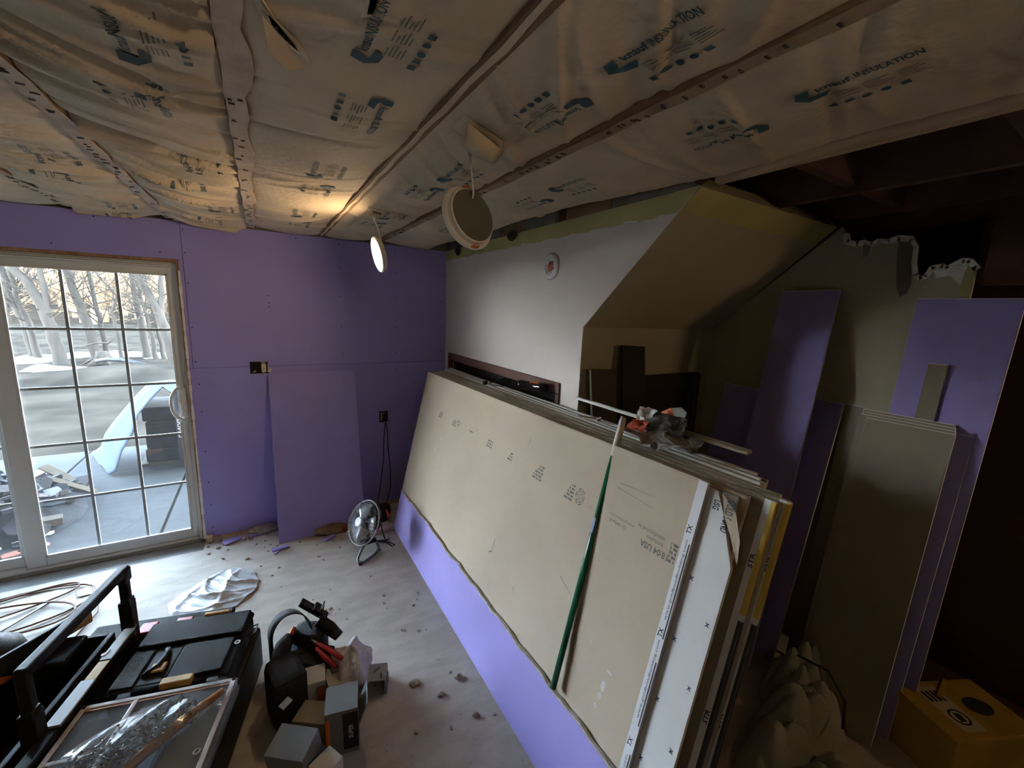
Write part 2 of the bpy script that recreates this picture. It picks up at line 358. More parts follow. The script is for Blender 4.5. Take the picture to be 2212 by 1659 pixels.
# vent: dark frame set into the opening
fr = thing('wall_vent', (0, -.92, VZ0), 'long dark maroon framed wall vent opening behind the leaning sheets', 'vent')
b = MB()
b.box((-.012, VY0, VZ1-.062), (.03, VY1, VZ1)); build('top_rail', b, maroon, fr, bevel=.004)
b = MB().box((-.012, VY0, VZ0), (.03, VY0+.035, VZ1-.063)); build('side_rail', b, maroon, fr, bevel=.004)
b = MB().box((-.012, VY1-.035, VZ0), (.03, VY1, VZ1-.063)); build('side_rail', b, maroon, fr, bevel=.004)
b = MB().box((-.012, VY0+.036, VZ0), (.03, VY1-.036, VZ0+.04)); build('bottom_rail', b, maroon, fr, bevel=.004)
b = MB().box((.05, VY0+.002, VZ0+.002), (.088, VY1-.002, VZ1-.002)); build('dark_backing', b, voidm, fr)
# smoke-detector plate
sd = thing('mounting_plate', (0, -1.602, 1.99), 'round white plastic mounting plate with red brown centre on the beige wall', 'mounting plate')
ctr = (0, -1.602, 2.063)
b = MB().lathe(ctr, (-1, 0, 0), [(.073, 0), (.073, .006), (.066, .012), (.048, .012), (.046, .007), (.031, .006), (.031, .0)], 40); build('ring_plate', b, vinyl, sd, smooth=False)
b = MB().lathe(ctr, (-1, 0, 0), [(.0305, .0), (.0305, .004)], 28); build('centre_disc', b, redclay, sd)
b = MB().lathe((.0, -1.605, 2.066), (-1, 0, 0), [(.079, .0), (.079, .0015)], 40); build('paint_rim', b, M('old_rim', (.5, .4, .33), .8), sd)
b = MB()
for a in (.3, 1.2, 2.4, 3.5, 4.4, 5.4):
    b.obox((-.0085, ctr[1]+.038*math.cos(a), ctr[2]+.038*math.sin(a)), (0, -math.sin(a), math.cos(a)), (0, math.cos(a), math.sin(a)), (1, 0, 0), (.004, .0015, .0012))
build('screw_slots', b, blackp, sd)['kind'] = 'stuff'
# ---- recess under the stair
mb = MB().box((.0905, YB, 0), (XR+.1, YB+.06, ZS)); mb.box((.0015, YB-.002, 0), (.0905, YB-.0002, ZS)); struct('wall_recess', mb, olive)
mb = MB().prism([(.0015, YB-.002, ZS-.002), (.0015, Y2-.002, ZT-.002), (.0015, Y2+.06, ZT+.06), (.0015, YB+.06, ZS+.06)], (XR+.010, 0, 0)); cs = struct('ceiling_slope', mb, olive)
def slp(t, x, o=0): return (x, YB+(Y2-YB)*t-.0035*o, ZS+(ZT-ZS)*t-.0035*o)
b = MB(); t0 = .865; n = 30
b.grid([[slp(t0+.006*math.sin(i*1.3)+.004*random.random(), .001+(XR-.002)*i/n, 1) for i in range(n+1)], [slp(1.0, .001+(XR-.002)*i/n, 1) for i in range(n+1)]])
build('unpainted_band', b, yband, cs, solid=.002)
yz = [(YB, 0), (YB, ZS), (-2.563, 2.294), (-2.585, 2.26), (-2.595, 2.222), (-2.64, 2.205), (-2.67, 2.213), (-2.70, 2.20), (-2.726, 2.214), (-2.765, 2.204), (-2.80, 2.217), (-2.847, 2.206), (-2.868, 2.17), (-2.872, 2.10), (-2.885, 2.045), (-2.905, 2.025), (-2.925, 2.035), (-2.938, 2.075), (-2.97, 2.08), (-2.985, 2.068), (-3.03, 2.098), (-3.05, 2.095), (-3.076, 2.06), (-3.076, 0)]
mb = MB()
for i in range(1, len(yz)-2): pass
# fan of convex strips from the floor line
ysort = sorted(set([p[0] for p in yz]))
top = yz[1:-1]
for (ya, za), (yb_, zb_) in zip(top[:-1], top[1:]):
    if abs(ya-yb_) < 1e-6: continue
    mb.prism([(XR, ya, 0), (XR, ya, za), (XR, yb_, zb_), (XR, yb_, 0)], (.012, 0, 0))
w4 = struct('wall_recess_right', mb, olive)
rim = MB()
for (ya, za), (yb_, zb_) in zip(top[2:-1], top[3:]):
    rim.obox((XR+.003, (ya+yb_)/2, (za+zb_)/2-.006), (0, yb_-ya, zb_-za), (0, -(zb_-za), yb_-ya), (1, 0, 0), (math.hypot(yb_-ya, zb_-za)/2+.003, .008+.006*random.random(), .007))
build('broken_gypsum_edge', rim, gyp, w4)
b = MB(); b.grid([[(XR-.002, -2.955, 2.02), (XR-.002, -3.0, 2.03), (XR-.002, -3.06, 1.96)], [(XR-.002, -2.94, 2.065), (XR-.002, -2.99, 2.06), (XR-.002, -3.045, 2.085)]]); build('bare_plaster_patch', b, gyp, w4, solid=.003)
b = MB(); b.grid([[(XR-.0025, -3.035, 1.95), (XR-.0025, -3.075, 1.93)], [(XR-.0025, -3.045, 2.05), (XR-.0025, -3.074, 2.07)]]); build('unpainted_band', b, yband, w4, solid=.003)
b = MB(); pts = [(-2.80, 2.195), (-2.86, 2.195), (-2.862, 2.09), (-2.875, 2.0), (-2.865, 1.955), (-2.845, 1.94), (-2.825, 1.99), (-2.81, 2.09)]
b.prism([(XR-.003, y, z) for y, z in pts], (.0045, 0, 0)); build('torn_paper_patch', b, lumber_g, w4)
b = MB(); b.prism([(XR-.003, y, z) for y, z in [(-2.665, 2.20), (-2.70, 2.20), (-2.69, 2.14), (-2.675, 2.135)]], (.0045, 0, 0)); build('torn_paper_patch', b, lumber_g, w4)
# dark hall beyond, room ends behind the camera
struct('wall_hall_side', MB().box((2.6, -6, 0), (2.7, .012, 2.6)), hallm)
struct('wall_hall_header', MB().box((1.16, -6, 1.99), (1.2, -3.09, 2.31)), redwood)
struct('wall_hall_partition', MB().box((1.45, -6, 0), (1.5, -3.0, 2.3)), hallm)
struct('wall_left', MB().box((-5.1, -6, 0), (-5, .16, 2.62)), lumber_g)
struct('wall_behind', MB().box((-5.1, -6.1, -.1), (2.7, -6, 2.62)), lumber_g)
# ---- ceiling: subfloor, joists, blocking
ce = struct('ceiling', MB().box((-5.1, -6.1, 2.52), (2.7, .16, 2.6)), subfl)
JX = [-4.70, -4.24, -3.78, -3.32, -2.86, -2.40, -1.935, -1.488, -1.022, -.60]
proto = None
jm = MB().box((-.019, -5.98, 2.31), (.019, .012, 2.519)).mesh('joist', (0, 0, 0)); jm.materials.append(lumber)
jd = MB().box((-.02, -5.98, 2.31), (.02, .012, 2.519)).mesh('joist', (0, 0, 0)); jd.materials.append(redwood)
def joist(me, x):
    o = bpy.data.objects.new('joist', me); COL.objects.link(o); o.parent = ce; o.location = (x-ORG[ce].x, -ORG[ce].y, -ORG[ce].z); ORG[o] = Vector((x, 0, 0)); return o
for x in JX: joist(jm, x)
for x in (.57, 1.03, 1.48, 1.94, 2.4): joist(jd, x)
b = MB().box((.045, -5.98, 2.312), (.085, -2.56, 2.519)); build('header_beam', b, lumber_l, ce, bevel=.003)
b = MB().box((.105, -2.83, 2.33), (1.1, -2.79, 2.42)); build('cross_brace', b, redwood, ce)
b = MB().box((.105, -3.3, 2.34), (1.1, -3.26, 2.50)); build('cross_brace', b, redwood, ce)
# paper flange strips stapled under the joists, with staples
for x, wd, off in [(-2.40, .040, 0), (-1.935, .042, 0), (-1.488, .044, .004), (-1.022, .012, -.006), (-.60, .034, .002)]:
    b = MB(); n = 60; L = []; R_ = []; yy = np.linspace(-.03, -4.6, n)
    for i, y in enumerate(yy):
        j = .004*math.sin(i*1.7+x*9)+.003*random.random()
        L.append((x+off-wd/2+j*.5, float(y), 2.3085)); R_.append((x+off+wd/2+.002+j+(.012 if x == -1.488 and i % 9 in (3, 4, 5) else 0), float(y), 2.3075))
    b.grid([L, R_]); o = build('stapled_flange', b, {-2.40: lumber_l, -1.022: kraft, -.60: M('brown_flange', (.34, .24, .15), .8, .2, 10, .3, 60)}.get(x, flange), ce, solid=.002)
    if x == -1.022: continue
    s_ = MB()
    for k in range(60):
        y = -.1-4.2*random.random()
        s_.obox((x+off+(random.random()-.5)*wd*.6, y, 2.3055), (1, .25*(random.random()-.5), 0), (0, 1, 0), (0, 0, 1), (.004+.006*random.random(), .002+.0016*random.random(), .0012))
    build('staples', s_, M('staple_mark', (.07, .05, .04), .7), ce)['kind'] = 'stuff'
# wood blocking visible between insulation and the top of the beige wall
yy = [-.02, -.33, -.62, -.98, -1.30, -1.62, -1.71, -2.06, -2.54]
bm_ = [lumber_g, lumber_g, lumber_g, lumber, lumber_g, redwood, lumber, lumber_g]
for i in range(8):
    b = MB().box((.0+(.02 if i == 5 else 0), yy[i]-.004, 2.3015), (.042, yy[i+1]+.002, 2.43)); build('blocking', b, bm_[i], ce, bevel=.003)
b = MB().obox((-.02, -2.535, 2.352), (0, .35, 1), (1, 0, 0), (0, 1, -.35), (.05, .018, .012)); build('nailer_stub', b, redwood, ce)

# ---- kraft-faced insulation between the joists
TEARS = {3: [[(-1.43, -2.70), (-1.405, -2.66), (-1.365, -2.60), (-1.355, -2.575), (-1.385, -2.60), (-1.42, -2.645)], [(-1.285, -2.86), (-1.262, -2.86), (-1.268, -2.80), (-1.278, -2.785)]],
         4: [[(-.935, -2.485), (-.835, -2.44), (-.795, -2.375), (-.83, -2.345), (-.86, -2.385), (-.90, -2.40), (-.935, -2.42)], [(-.93, -1.26), (-.86, -1.23), (-.845, -1.16), (-.91, -1.13)]]}
def inpoly(x, y, P):
    c = False
    for i in range(len(P)):
        (x1, y1), (x2, y2) = P[i], P[i-1]
        if (y1 > y) != (y2 > y) and x < (x2-x1)*(y-y1)/(y2-y1)+x1: c = not c
    return c
class Batt:
    def __init__(s, k, x0, x1, seed, folds, amp, slant):
        r = np.random.default_rng(seed); s.x0, s.x1, s.k = x0, x1, k
        N = folds; s.t = r.uniform(-4.8, .1, N); s.w = r.uniform(.008, .026, N); s.a = r.uniform(.3, 1, N)*amp*r.choice([1, 1, -.7], N); s.sl = slant+r.normal(0, .12, N)
        s.u0 = r.uniform(0, 1, N); s.uw = r.uniform(.25, .8, N); s.cv = r.normal(0, .22, N)
        s.p = r.uniform(0, 6.28, 6)
    def z(s, x, y):
        u = (x-s.x0)/(s.x1-s.x0)
        z = 2.322-.024*np.sin(np.pi*np.clip(u, 0, 1))**.7+.004*np.sin(5.1*y+s.p[0]+3*u)+.003*np.sin(11*y-4*u+s.p[1])
        for t, wd, a, sl, u0, uw, cv in zip(s.t, s.w, s.a, s.sl, s.u0, s.uw, s.cv):
            d = y-t-sl*(x-s.x0)-cv*(u-.5)**2*(s.x1-s.x0)
            z = z-a*np.exp(-(d/wd)**2)*np.exp(-((u-u0)/uw)**2)
        return np.clip(z, 2.262, 2.40)
BATTS = []
def batt(k, x0, x1, y1, seed, folds, amp, slant, label, edge_up=False):
    B = Batt(k, x0, x1, seed, folds, amp, slant); BATTS.append(B)
    nx, ny = 40, 460; xs = np.linspace(x0, x1, nx); yv = np.linspace(-.012, y1, ny)
    X, Yv = np.meshgrid(xs, yv); Zv = B.z(X, Yv)
    if edge_up:
        E_ = np.interp(-Yv, [0, 1.7, 2.3, 2.55, 6], [-.125, -.115, -.06, .03, .03]); Zv = Zv+np.clip(X-E_+.05, 0, .05)*.7
    mb = MB(); mb.use(kraft); mb.v = [(float(a), float(b_), float(c)) for a, b_, c in zip(X.ravel(), Yv.ravel(), Zv.ravel())]
    T = TEARS.get(k, [])
    for i in range(ny-1):
        for j in range(nx-1):
            cx, cy = (xs[j]+xs[j+1])/2, (yv[i]+yv[i+1])/2
            if any(inpoly(cx, cy, P) for P in T): continue
            if edge_up and cx > np.interp(-cy, [0, 1.7, 2.3, 2.55, 6], [-.125, -.115, -.06, .03, .03]): continue
            mb._f((i*nx+j, i*nx+j+1, (i+1)*nx+j+1, (i+1)*nx+j))
    rt_ = thing('insulation_batt', (float((x0+x1)/2), -1.5, 2.28), label, 'insulation', 'paper-faced insulation batts in the ceiling')
    build('kraft_facing', mb, kraft, rt_, smooth=True)
    f = MB().box((x0+.003, y1, 2.415), (min(x1, -.02)-.003 if edge_up else x1-.003, -.014, 2.515)); build('fibre_body', f, fluff, rt_)
    B.root = rt_; return B
batt(0, -3.30, -2.88, -4.6, 1, 40, .014, .5, 'crinkled kraft paper insulation batt left of the leftmost visible joist')
batt(1, -2.84, -2.42, -4.6, 2, 60, .024, .35, 'crinkled kraft paper insulation batt above the left half of the glass door')
batt(2, -2.38, -1.957, -4.6, 3, 80, .026, .30, 'wrinkled kraft paper insulation batt above the right half of the glass door')
batt(21, -1.914, -1.508, -4.6, 4, 95, .036, .62, 'deeply creased kraft paper insulation batt between the two pale stapled joists')
batt(3, -1.468, -1.032, -4.6, 5, 40, .012, -.3, 'blue printed kraft paper insulation batt with torn slits, left of both hanging lamps')
batt(4, -1.012, -.622, -4.6, 6, 44, .015, .9, 'blue printed kraft paper insulation batt from which both round lamps hang')
batt(5, -.578, .03, -4.6, 8, 34, .011, .2, 'blue printed kraft paper insulation batt along the top of the beige wall', edge_up=True)
# torn flaps
def flap(B, pts, name='torn_flap'):
    b = MB(); b.use(kraft); b.add(pts, [tuple(range(len(pts)))]); build(name, b, kraft, B.root, solid=.0015)
b4 = BATTS[5]; b3 = BATTS[4]
b = MB()
b.grid([[(-.95, -2.50, 2.30), (-.90, -2.505, 2.275), (-.84, -2.47, 2.272), (-.80, -2.43, 2.285)], [(-.945, -2.475, 2.272), (-.90, -2.475, 2.25), (-.85, -2.455, 2.246), (-.81, -2.415, 2.262)], [(-.94, -2.44, 2.262), (-.90, -2.435, 2.243), (-.86, -2.43, 2.24), (-.815, -2.40, 2.25)]])
build('torn_flap', b, kraft, b4.root, solid=.002, smooth=True)
flap(b3, [(-1.43, -2.70, 2.288), (-1.40, -2.655, 2.283), (-1.355, -2.575, 2.281), (-1.385, -2.585, 2.262), (-1.42, -2.64, 2.262)])
for B_, polys in ((b3, TEARS[3]), (b4, TEARS[4])):
    for P in polys:
        cx_, cy_ = sum(p[0] for p in P)/len(P), sum(p[1] for p in P)/len(P); Q = P+[P[0]]
        def sc_(p, k): return (cx_+(p[0]-cx_)*k, cy_+(p[1]-cy_)*k)
        rows = [[(*sc_(p, k), float(B_.z(*sc_(p, k)))-dz) for p in Q] for k, dz in ((.72, .007), (1.0, .005), (1.45, .0025), (1.5, -.003))]
        build('torn_edge', MB().grid(rows), kraft, B_.root, smooth=True)
b = MB().obox((-.90, -1.175, 2.292), (1, .3, 0), (-.3, 1, 0), (0, 0, 1), (.035, .006, .012)); build('torn_flap', b, kraft, b4.root)
# printed lettering
CHEV = [(-.058, .012), (-.046, .040), (-.020, .040), (-.026, .020), (-.034, .008), (-.026, .004), (.006, .002), (-.008, -.018), (-.04, -.014)]
def print_set(B, x, y, rev, mat=ink, faint=False):
    def fm(a, b_):
        px, py = (x-b_, y-a) if not rev else (x+b_, y+a)
        return (px, py, float(B.z(px, py))-.0035)
    mb = MB()
    mb.add([fm(*p) for p in CHEV], [(0, 1, 2, 3, 4), (0, 4, 5, 6, 7, 8)])
    build('printed_logo', mb, mat, B.root); mb = MB()
    e = put_text(mb, 'knauf', .03, .020, fm, -.012, .014, width=.062)
    put_text(mb, 'INSULATION', .02, .020, fm, e+.006, .014, width=.105)
    build('printed_lettering', mb, mat, B.root); mb = MB()
    for i in range(5):
        a = -.02+i*.032; c = -.078
        if i in (0, 1, 4): P = [(a-.008, c-.008), (a+.008, c-.008), (a+.008, c+.008), (a-.008, c+.008)]
        else: P = [(a+.009*math.cos(q), c+.009*math.sin(q)) for q in np.linspace(0, 6.28, 9)[:-1]]
        mb.add([fm(*p) for p in P], [tuple(range(len(P)))])
    build('printed_icons', mb, mat, B.root)['kind'] = 'stuff'
    mb = MB()
    for i in range(5):
        c = -.018-i*.008
        for j in range(3):
            a = j*.055; L = .03+.02*((i*7+j*3) % 5)/5; P = [(a, c), (a+L, c), (a+L, c+.003), (a, c+.003)]
            mb.add([fm(*p) for p in P], [(0, 1, 2, 3)])
    build('small_print', mb, ink_f, B.root)['kind'] = 'stuff'
for n in range(4):
    d = .93*n-.93
    print_set(BATTS[4], -1.235, -2.68+d, False); print_set(BATTS[4], -1.185, -2.44+d, True)
    print_set(BATTS[5], -.805, -2.955+d, False); print_set(BATTS[5], -.80, -2.74+d, True)
    print_set(BATTS[6], -.385, -3.11+d, False); print_set(BATTS[6], -.34, -2.90+d, True)
    print_set(BATTS[3], -1.64, -2.42+d, False, M('faded_ink', (.11, .15, .16), .85)); print_set(BATTS[3], -1.67, -2.20+d, True, MATS['faded_ink'])
    print_set(BATTS[2], -2.11, -2.2+d, False, MATS['faded_ink']); print_set(BATTS[2], -2.15, -1.98+d, True, MATS['faded_ink'])
# dark fluff tufts hanging over the top of the beige wall
def tuft(c, r, label, mat=fluff):
    b = MB(); n = 14
    b.v = []; P = []
    for i in range(7):
        th = math.pi*i/6; P.append([(c[0]+r[0]*math.sin(th)*math.cos(q)*(1+.35*random.random()-.2), c[1]+r[1]*math.sin(th)*math.sin(q)*(1+.35*random.random()-.2), c[2]+r[2]*math.cos(th)*(1+.2*random.random())) for q in np.linspace(0, 2*math.pi, n)[:-1]])
    for row in P: row.append(row[0])
    b.grid(P); o = build('insulation_tuft', b, mat); tag(o, label, 'insulation', 'loose insulation tufts'); return o
tuft((-.022, -1.18, 2.285), (.02, .055, .03), 'dark torn insulation tuft hanging over the yellow band right of the unlit lamp', M('dark_fluff', (.06, .06, .045), .95, .4, 30, .8, 60))
tuft((-.02, -.30, 2.275), (.02, .04, .035), 'small dark insulation tuft at the top of the beige wall near the corner', MATS['dark_fluff'])
# ================================================================== SLIDING DOOR
d1 = bpy.data.objects.new('door_1', None); COL.objects.link(d1); d1.location = ((DX0+DX1)/2, .08, 0); ORG[d1] = Vector(d1.location); d1['kind'] = 'structure'
# raw wooden jamb strip between board edge and vinyl
b = MB(); b.box((DX0, .003, DZ-.018), (DX1, .15, DZ)); b.box((DX1-.016, .003, .0), (DX1, .15, DZ-.018)); b.box((DX0, .003, .0), (DX0+.016, .15, DZ-.018)); build('wood_jamb', b, jambwood, d1)
b = MB()   # splintered shim edges
for i in range(40):
    z = .05+1.95*i/40; wd = .003+.006*random.random(); b.obox((DX1-.001, -.003, z), (0, 0, 1), (1, 0, 0), (0, 1, 0), (.027, wd, .003))
build('ragged_board_edge', b, gyp, d1)['kind'] = 'stuff'
ox0, ox1, ot = DX0+.017, DX1-.017, DZ-.019
b = MB(); b.box((ox0, .035, ot-.032), (ox1, .13, ot)); b.box((ox0, .035, 0), (ox0+.03, .13, ot-.032)); b.box((ox1-.022, .035, 0), (ox1, .13, ot-.032)); b.box((ox0+.03, .035, -.004), (ox1-.022, .13, .028))
build('outer_frame', b, vinyl, d1, bevel=.003)
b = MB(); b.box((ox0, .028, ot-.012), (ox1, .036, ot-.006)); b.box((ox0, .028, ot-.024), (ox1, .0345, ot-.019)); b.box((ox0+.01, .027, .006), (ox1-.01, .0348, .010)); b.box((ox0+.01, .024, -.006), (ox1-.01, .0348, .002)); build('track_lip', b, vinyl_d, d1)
def sash(name, x0, x1, y, z0, z1, gl, gr, gb, gt, handle=False):
    b = MB(); t = .034
    b.box((x0, y, z0), (gl, y+t, z1)); b.box((gr, y, z0), (x1, y+t, z1)); b.box((gl, y, z0), (gr, y+t, gb)); b.box((gl, y, gt), (gr, y+t, z1))
    s = build(name, b, vinyl, d1, bevel=.004)
    b = MB(); e = .010
    for q in [((gl, y-.003, gb), (gl+e, y+.006, gt)), ((gr-e, y-.003, gb), (gr, y+.006, gt)), ((gl, y-.003, gb), (gr, y+.006, gb+e)), ((gl, y-.003, gt-e), (gr, y+.006, gt))]: b.box(*q)
    build('glazing_bead', b, vinyl, s)
    b = MB().box((gl+.002, y+.010, gb+.002), (gr-.002, y+.013, gt-.002)); build('glass_pane', b, glass, s)
    b = MB().box((gl+.002, y+.026, gb+.002), (gr-.002, y+.029, gt-.002)); build('glass_pane', b, glass, s)
    for i in (1, 2):
        x = gl+(gr-gl)*i/3; build('muntin', MB().box((x-.008, y+.0145, gb), (x+.008, y+.0245, gt)), muntin_m, s)
    for i in range(1, 5):
        z = gb+(gt-gb)*i/5; build('muntin', MB().box((gl, y+.0150, z-.008), (gr, y+.0240, z+.008)), muntin_m, s)
    if handle:
        hx, hz = gr+.022, 1.065
        b = MB().box((hx-.018, y-.016, hz-.11), (hx+.022, y-.0005, hz+.11)); build('handle_plate', b, vinyl, s, bevel=.005)
        pts = [(hx-.005-.062*math.sin(a), y-.03, hz+.115*math.cos(a)) for a in np.linspace(.0, math.pi, 15)]
        pts = [(hx-.003, y-.012, hz+.105)]+pts+[(hx-.003, y-.012, hz-.105)]
        b = MB().tube(pts, .0105, 10); build('handle_grip', b, vinyl, s, smooth=True)
        b = MB().box((hx-.024, y-.02, hz-.012), (hx-.008, y-.004, hz+.008)); b.box((hx-.018, y-.022, hz-.05), (hx-.012, y-.006, hz+.06)); build('latch', b, vinyl, s, bevel=.002)
        b = MB()
        for dz in (-.06, .06): b.lathe((hx+.01, y-.0165, hz+dz), (0, 1, 0), [(.003, 0), (.003, .004)], 10)
        build('handle_screws', b, greyp, s)['kind'] = 'stuff'
    return s
sash('door_sash', -2.848, ox1-.023, .045, .029, ot-.033, -2.757, -1.985, .093, 1.952, True)
sash('door_sash', ox0+.031, -2.80, .088, .029, ot-.033, -3.66, -2.868, .093, 1.952)

# ================================================================== OUTSIDE
pz = -.10
mbp = MB().box((-6.2, .165, -.4), (2.4, 3.25, pz-.02)); pat = struct('patio', mbp, mud)
gx = [-6.1, -5.45, -4.40, -3.33, -2.26, -1.19, -.12, 1.0]; gy = [.17, 1.62, 3.2]
for i in range(len(gx)-1):
    for j in range(2):
        dz = random.uniform(-.006, .004)
        b = MB().box((gx[i]+.012, gy[j]+.008, -.2), (gx[i+1]-.012, gy[j+1]-.008, pz+dz)); build('slab', b, patio_m, pat, bevel=.006)
# muddy yard, rising leaf-littered ground behind
def ground(x, y):
    z = pz-.06
    z += .10*math.sin(x*.7+y*.9)*math.sin(y*.5+.3)*min(1, max(0, (y-4)/3))*.5
    z += .30*math.exp(-((y-9.6)/1.1)**2)*(.6+.4*math.sin(x*1.3+.5)) + .02*math.sin(x*5+y*3)*math.sin(y*7-x*2)
    if y > 16: z += .0009*(y-16)**2
    return z
def gsurf(xs, yv): return [[(float(x), float(y), ground(float(x), float(y))) for x in xs] for y in yv]
struct('ground_yard', MB().grid(gsurf(np.linspace(-30, 22, 130), np.concatenate([np.linspace(3.15, 14, 80), np.linspace(14.5, 30, 20)]))), mud, smooth=True)
struct('ground_woods', MB().grid(gsurf(np.linspace(-70, 50, 60), np.linspace(29, 62, 24))), leaflit, smooth=True)
struct('ground_hill', MB().grid([[(float(x), float(y), ground(float(x), 61.5)+(y-61.5)*.05+.8*math.sin(x*.2)*((y-61.5)/20)) for x in np.linspace(-110, 90, 50)] for y in np.linspace(61.4, 100, 12)]), hillm, smooth=True)
struct('ground_side', MB().box((-30, .17, -.5), (-6.21, 3.2, -.16)), mud)
# the rest of the house: keeps the low sun off the yard
mbh = MB(); mbh.box((-16, -9, 2.63), (14, .165, 5.9)); mbh.box((-16, -9, -.2), (-5.12, .16, 2.625)); mbh.box((2.72, -9, -.2), (14, .16, 2.625)); mbh.box((-5.1, -9, -.2), (2.7, -6.12, 2.625))
mbh.box((-8, .165, 2.52), (4, 2.2, 2.66))  # added eave out of view, cuts high sky light on the floor inside the door
struct('wall_house_exterior', mbh, siding)
# snow patches
def blob(name, pts_fn, mat, label, cat, group=None, **k):
    o = build(name, pts_fn, mat, smooth=True, **k); return tag(o, label, cat, group)
def mound(cx, cy, rx, ry, h, seed, n=18, m=7):
    r = random.Random(seed); b = MB(); ph = [r.uniform(0, 6.28) for _ in range(4)]; P = []
    for i in range(m+1):
        t = i/m; row = []
        for k in range(n+1):
            q = 2*math.pi*k/n; w_ = 1+.18*math.sin(2*q+ph[0])+.12*math.sin(3*q+ph[1])+.07*math.sin(5*q+ph[2])
            x, y = cx+rx*t*w_*math.cos(q), cy+ry*t*w_*math.sin(q); row.append((x, y, ground(x, y)+h*(1-t*t)*(.85+.3*math.sin(x*6+ph[3]))-.03*t+.01))
        P.append(row)
    b.grid(P); return b
for i, (cx, cy, rx, ry, h, lb) in enumerate([(-6.0, 11.1, .55, .45, .16, 'white snow heap beside the muddy yard seen through the left panes'), (-5.65, 11.0, .35, .35, .12, 'low snow lump touching the right end of the larger snow heap'),
        (-7.0, 13.6, .9, .9, .12, 'flat snow patch behind the leftmost big tree'), (-5.9, 14.6, 1.0, 1.3, .12, 'snow patch between the tree trunks left of the door middle'), (-5.0, 14.6, .9, 1.0, .10, 'snow patch behind the tree stump'),
        (-4.4, 14.4, .8, 1.2, .10, 'snow patch lying behind the curved black pipe'), (-3.2, 13.4, 1.0, 1.1, .12, 'snow patch with twigs right of the forked tree'), (-6.6, 6.2, .5, .4, .05, 'thin snow patch on the mud at the left edge of the glass')]):
    blob('snow_patch', mound(cx, cy, rx, ry, h, i), snowm, lb, 'snow', 'old snow patches in the yard')
b = MB().tube([(-5.05, 10.6, .13), (-4.8, 10.4, .19), (-4.5, 10.2, .20), (-4.2, 10.0, .15), (-4.0, 9.9, .09)], .05, 8); tag(build('drain_pipe', b, blackp, smooth=True), 'curved black drain pipe lying on the mud mound', 'pipe')
# trees
def tree_mesh(trunks, seed, twigs=26, depth=2, tl=1.6, tr=.035):
    r = random.Random(seed); b = MB()
    def grow(p, d, L, rad, lev):
        pts = [Vector(p)]; d = Vector(d).normalized(); n = 4
        for i in range(n):
            d = (d+Vector((r.uniform(-.25, .25), r.uniform(-.25, .25), r.uniform(-.08, .25)))).normalized(); pts.append(pts[-1]+d*(L/n))
        b.tube(pts, [rad*(1-.8*i/n) for i in range(n+1)], 4 if lev < 2 else 5, cap=False)
        if lev > 0:
            for k in range(3):
                q = pts[1+r.randrange(n)]; dd = (d+Vector((r.uniform(-1, 1), r.uniform(-1, 1), r.uniform(-.3, .7)))).normalized(); grow(q, dd, L*r.uniform(.45, .7), rad*.5, lev-1)
    for pts, rad in trunks:
        P = [Vector(p) for p in pts]; m = len(P)
        fine = []
        for i in range(m-1):
            for k in range(4): fine.append(P[i].lerp(P[i+1], k/4)+Vector((r.uniform(-.02, .02), r.uniform(-.02, .02), 0)))
        fine.append(P[-1]); nn = len(fine)
        rr = [rad*(1.25 if i == 0 else 1)*(1-.55*i/nn) for i in range(nn)]
        b.tube(fine, rr, 10, cap=False)
        for k in range(twigs):
            i = r.randrange(int(nn*.35), nn); dd = (r.uniform(-1, 1), r.uniform(-.6, .6), r.uniform(.0, .9)); grow(fine[i], dd, tl*r.uniform(.5, 1.2), min(rr[i]*.4, tr), depth)
    return b
def up_(pts, y, top, lean=(0, 0)):   # extend a trunk line above the visible part
    a, c = Vector(pts[-2]), Vector(pts[-1]); d = (c-a).normalized()
    return [tuple(p) for p in pts]+[tuple(c+d*top*.5+Vector((lean[0]*.5, lean[1]*.5, 0))), tuple(c+d*top+Vector((lean[0], lean[1], 0)))]
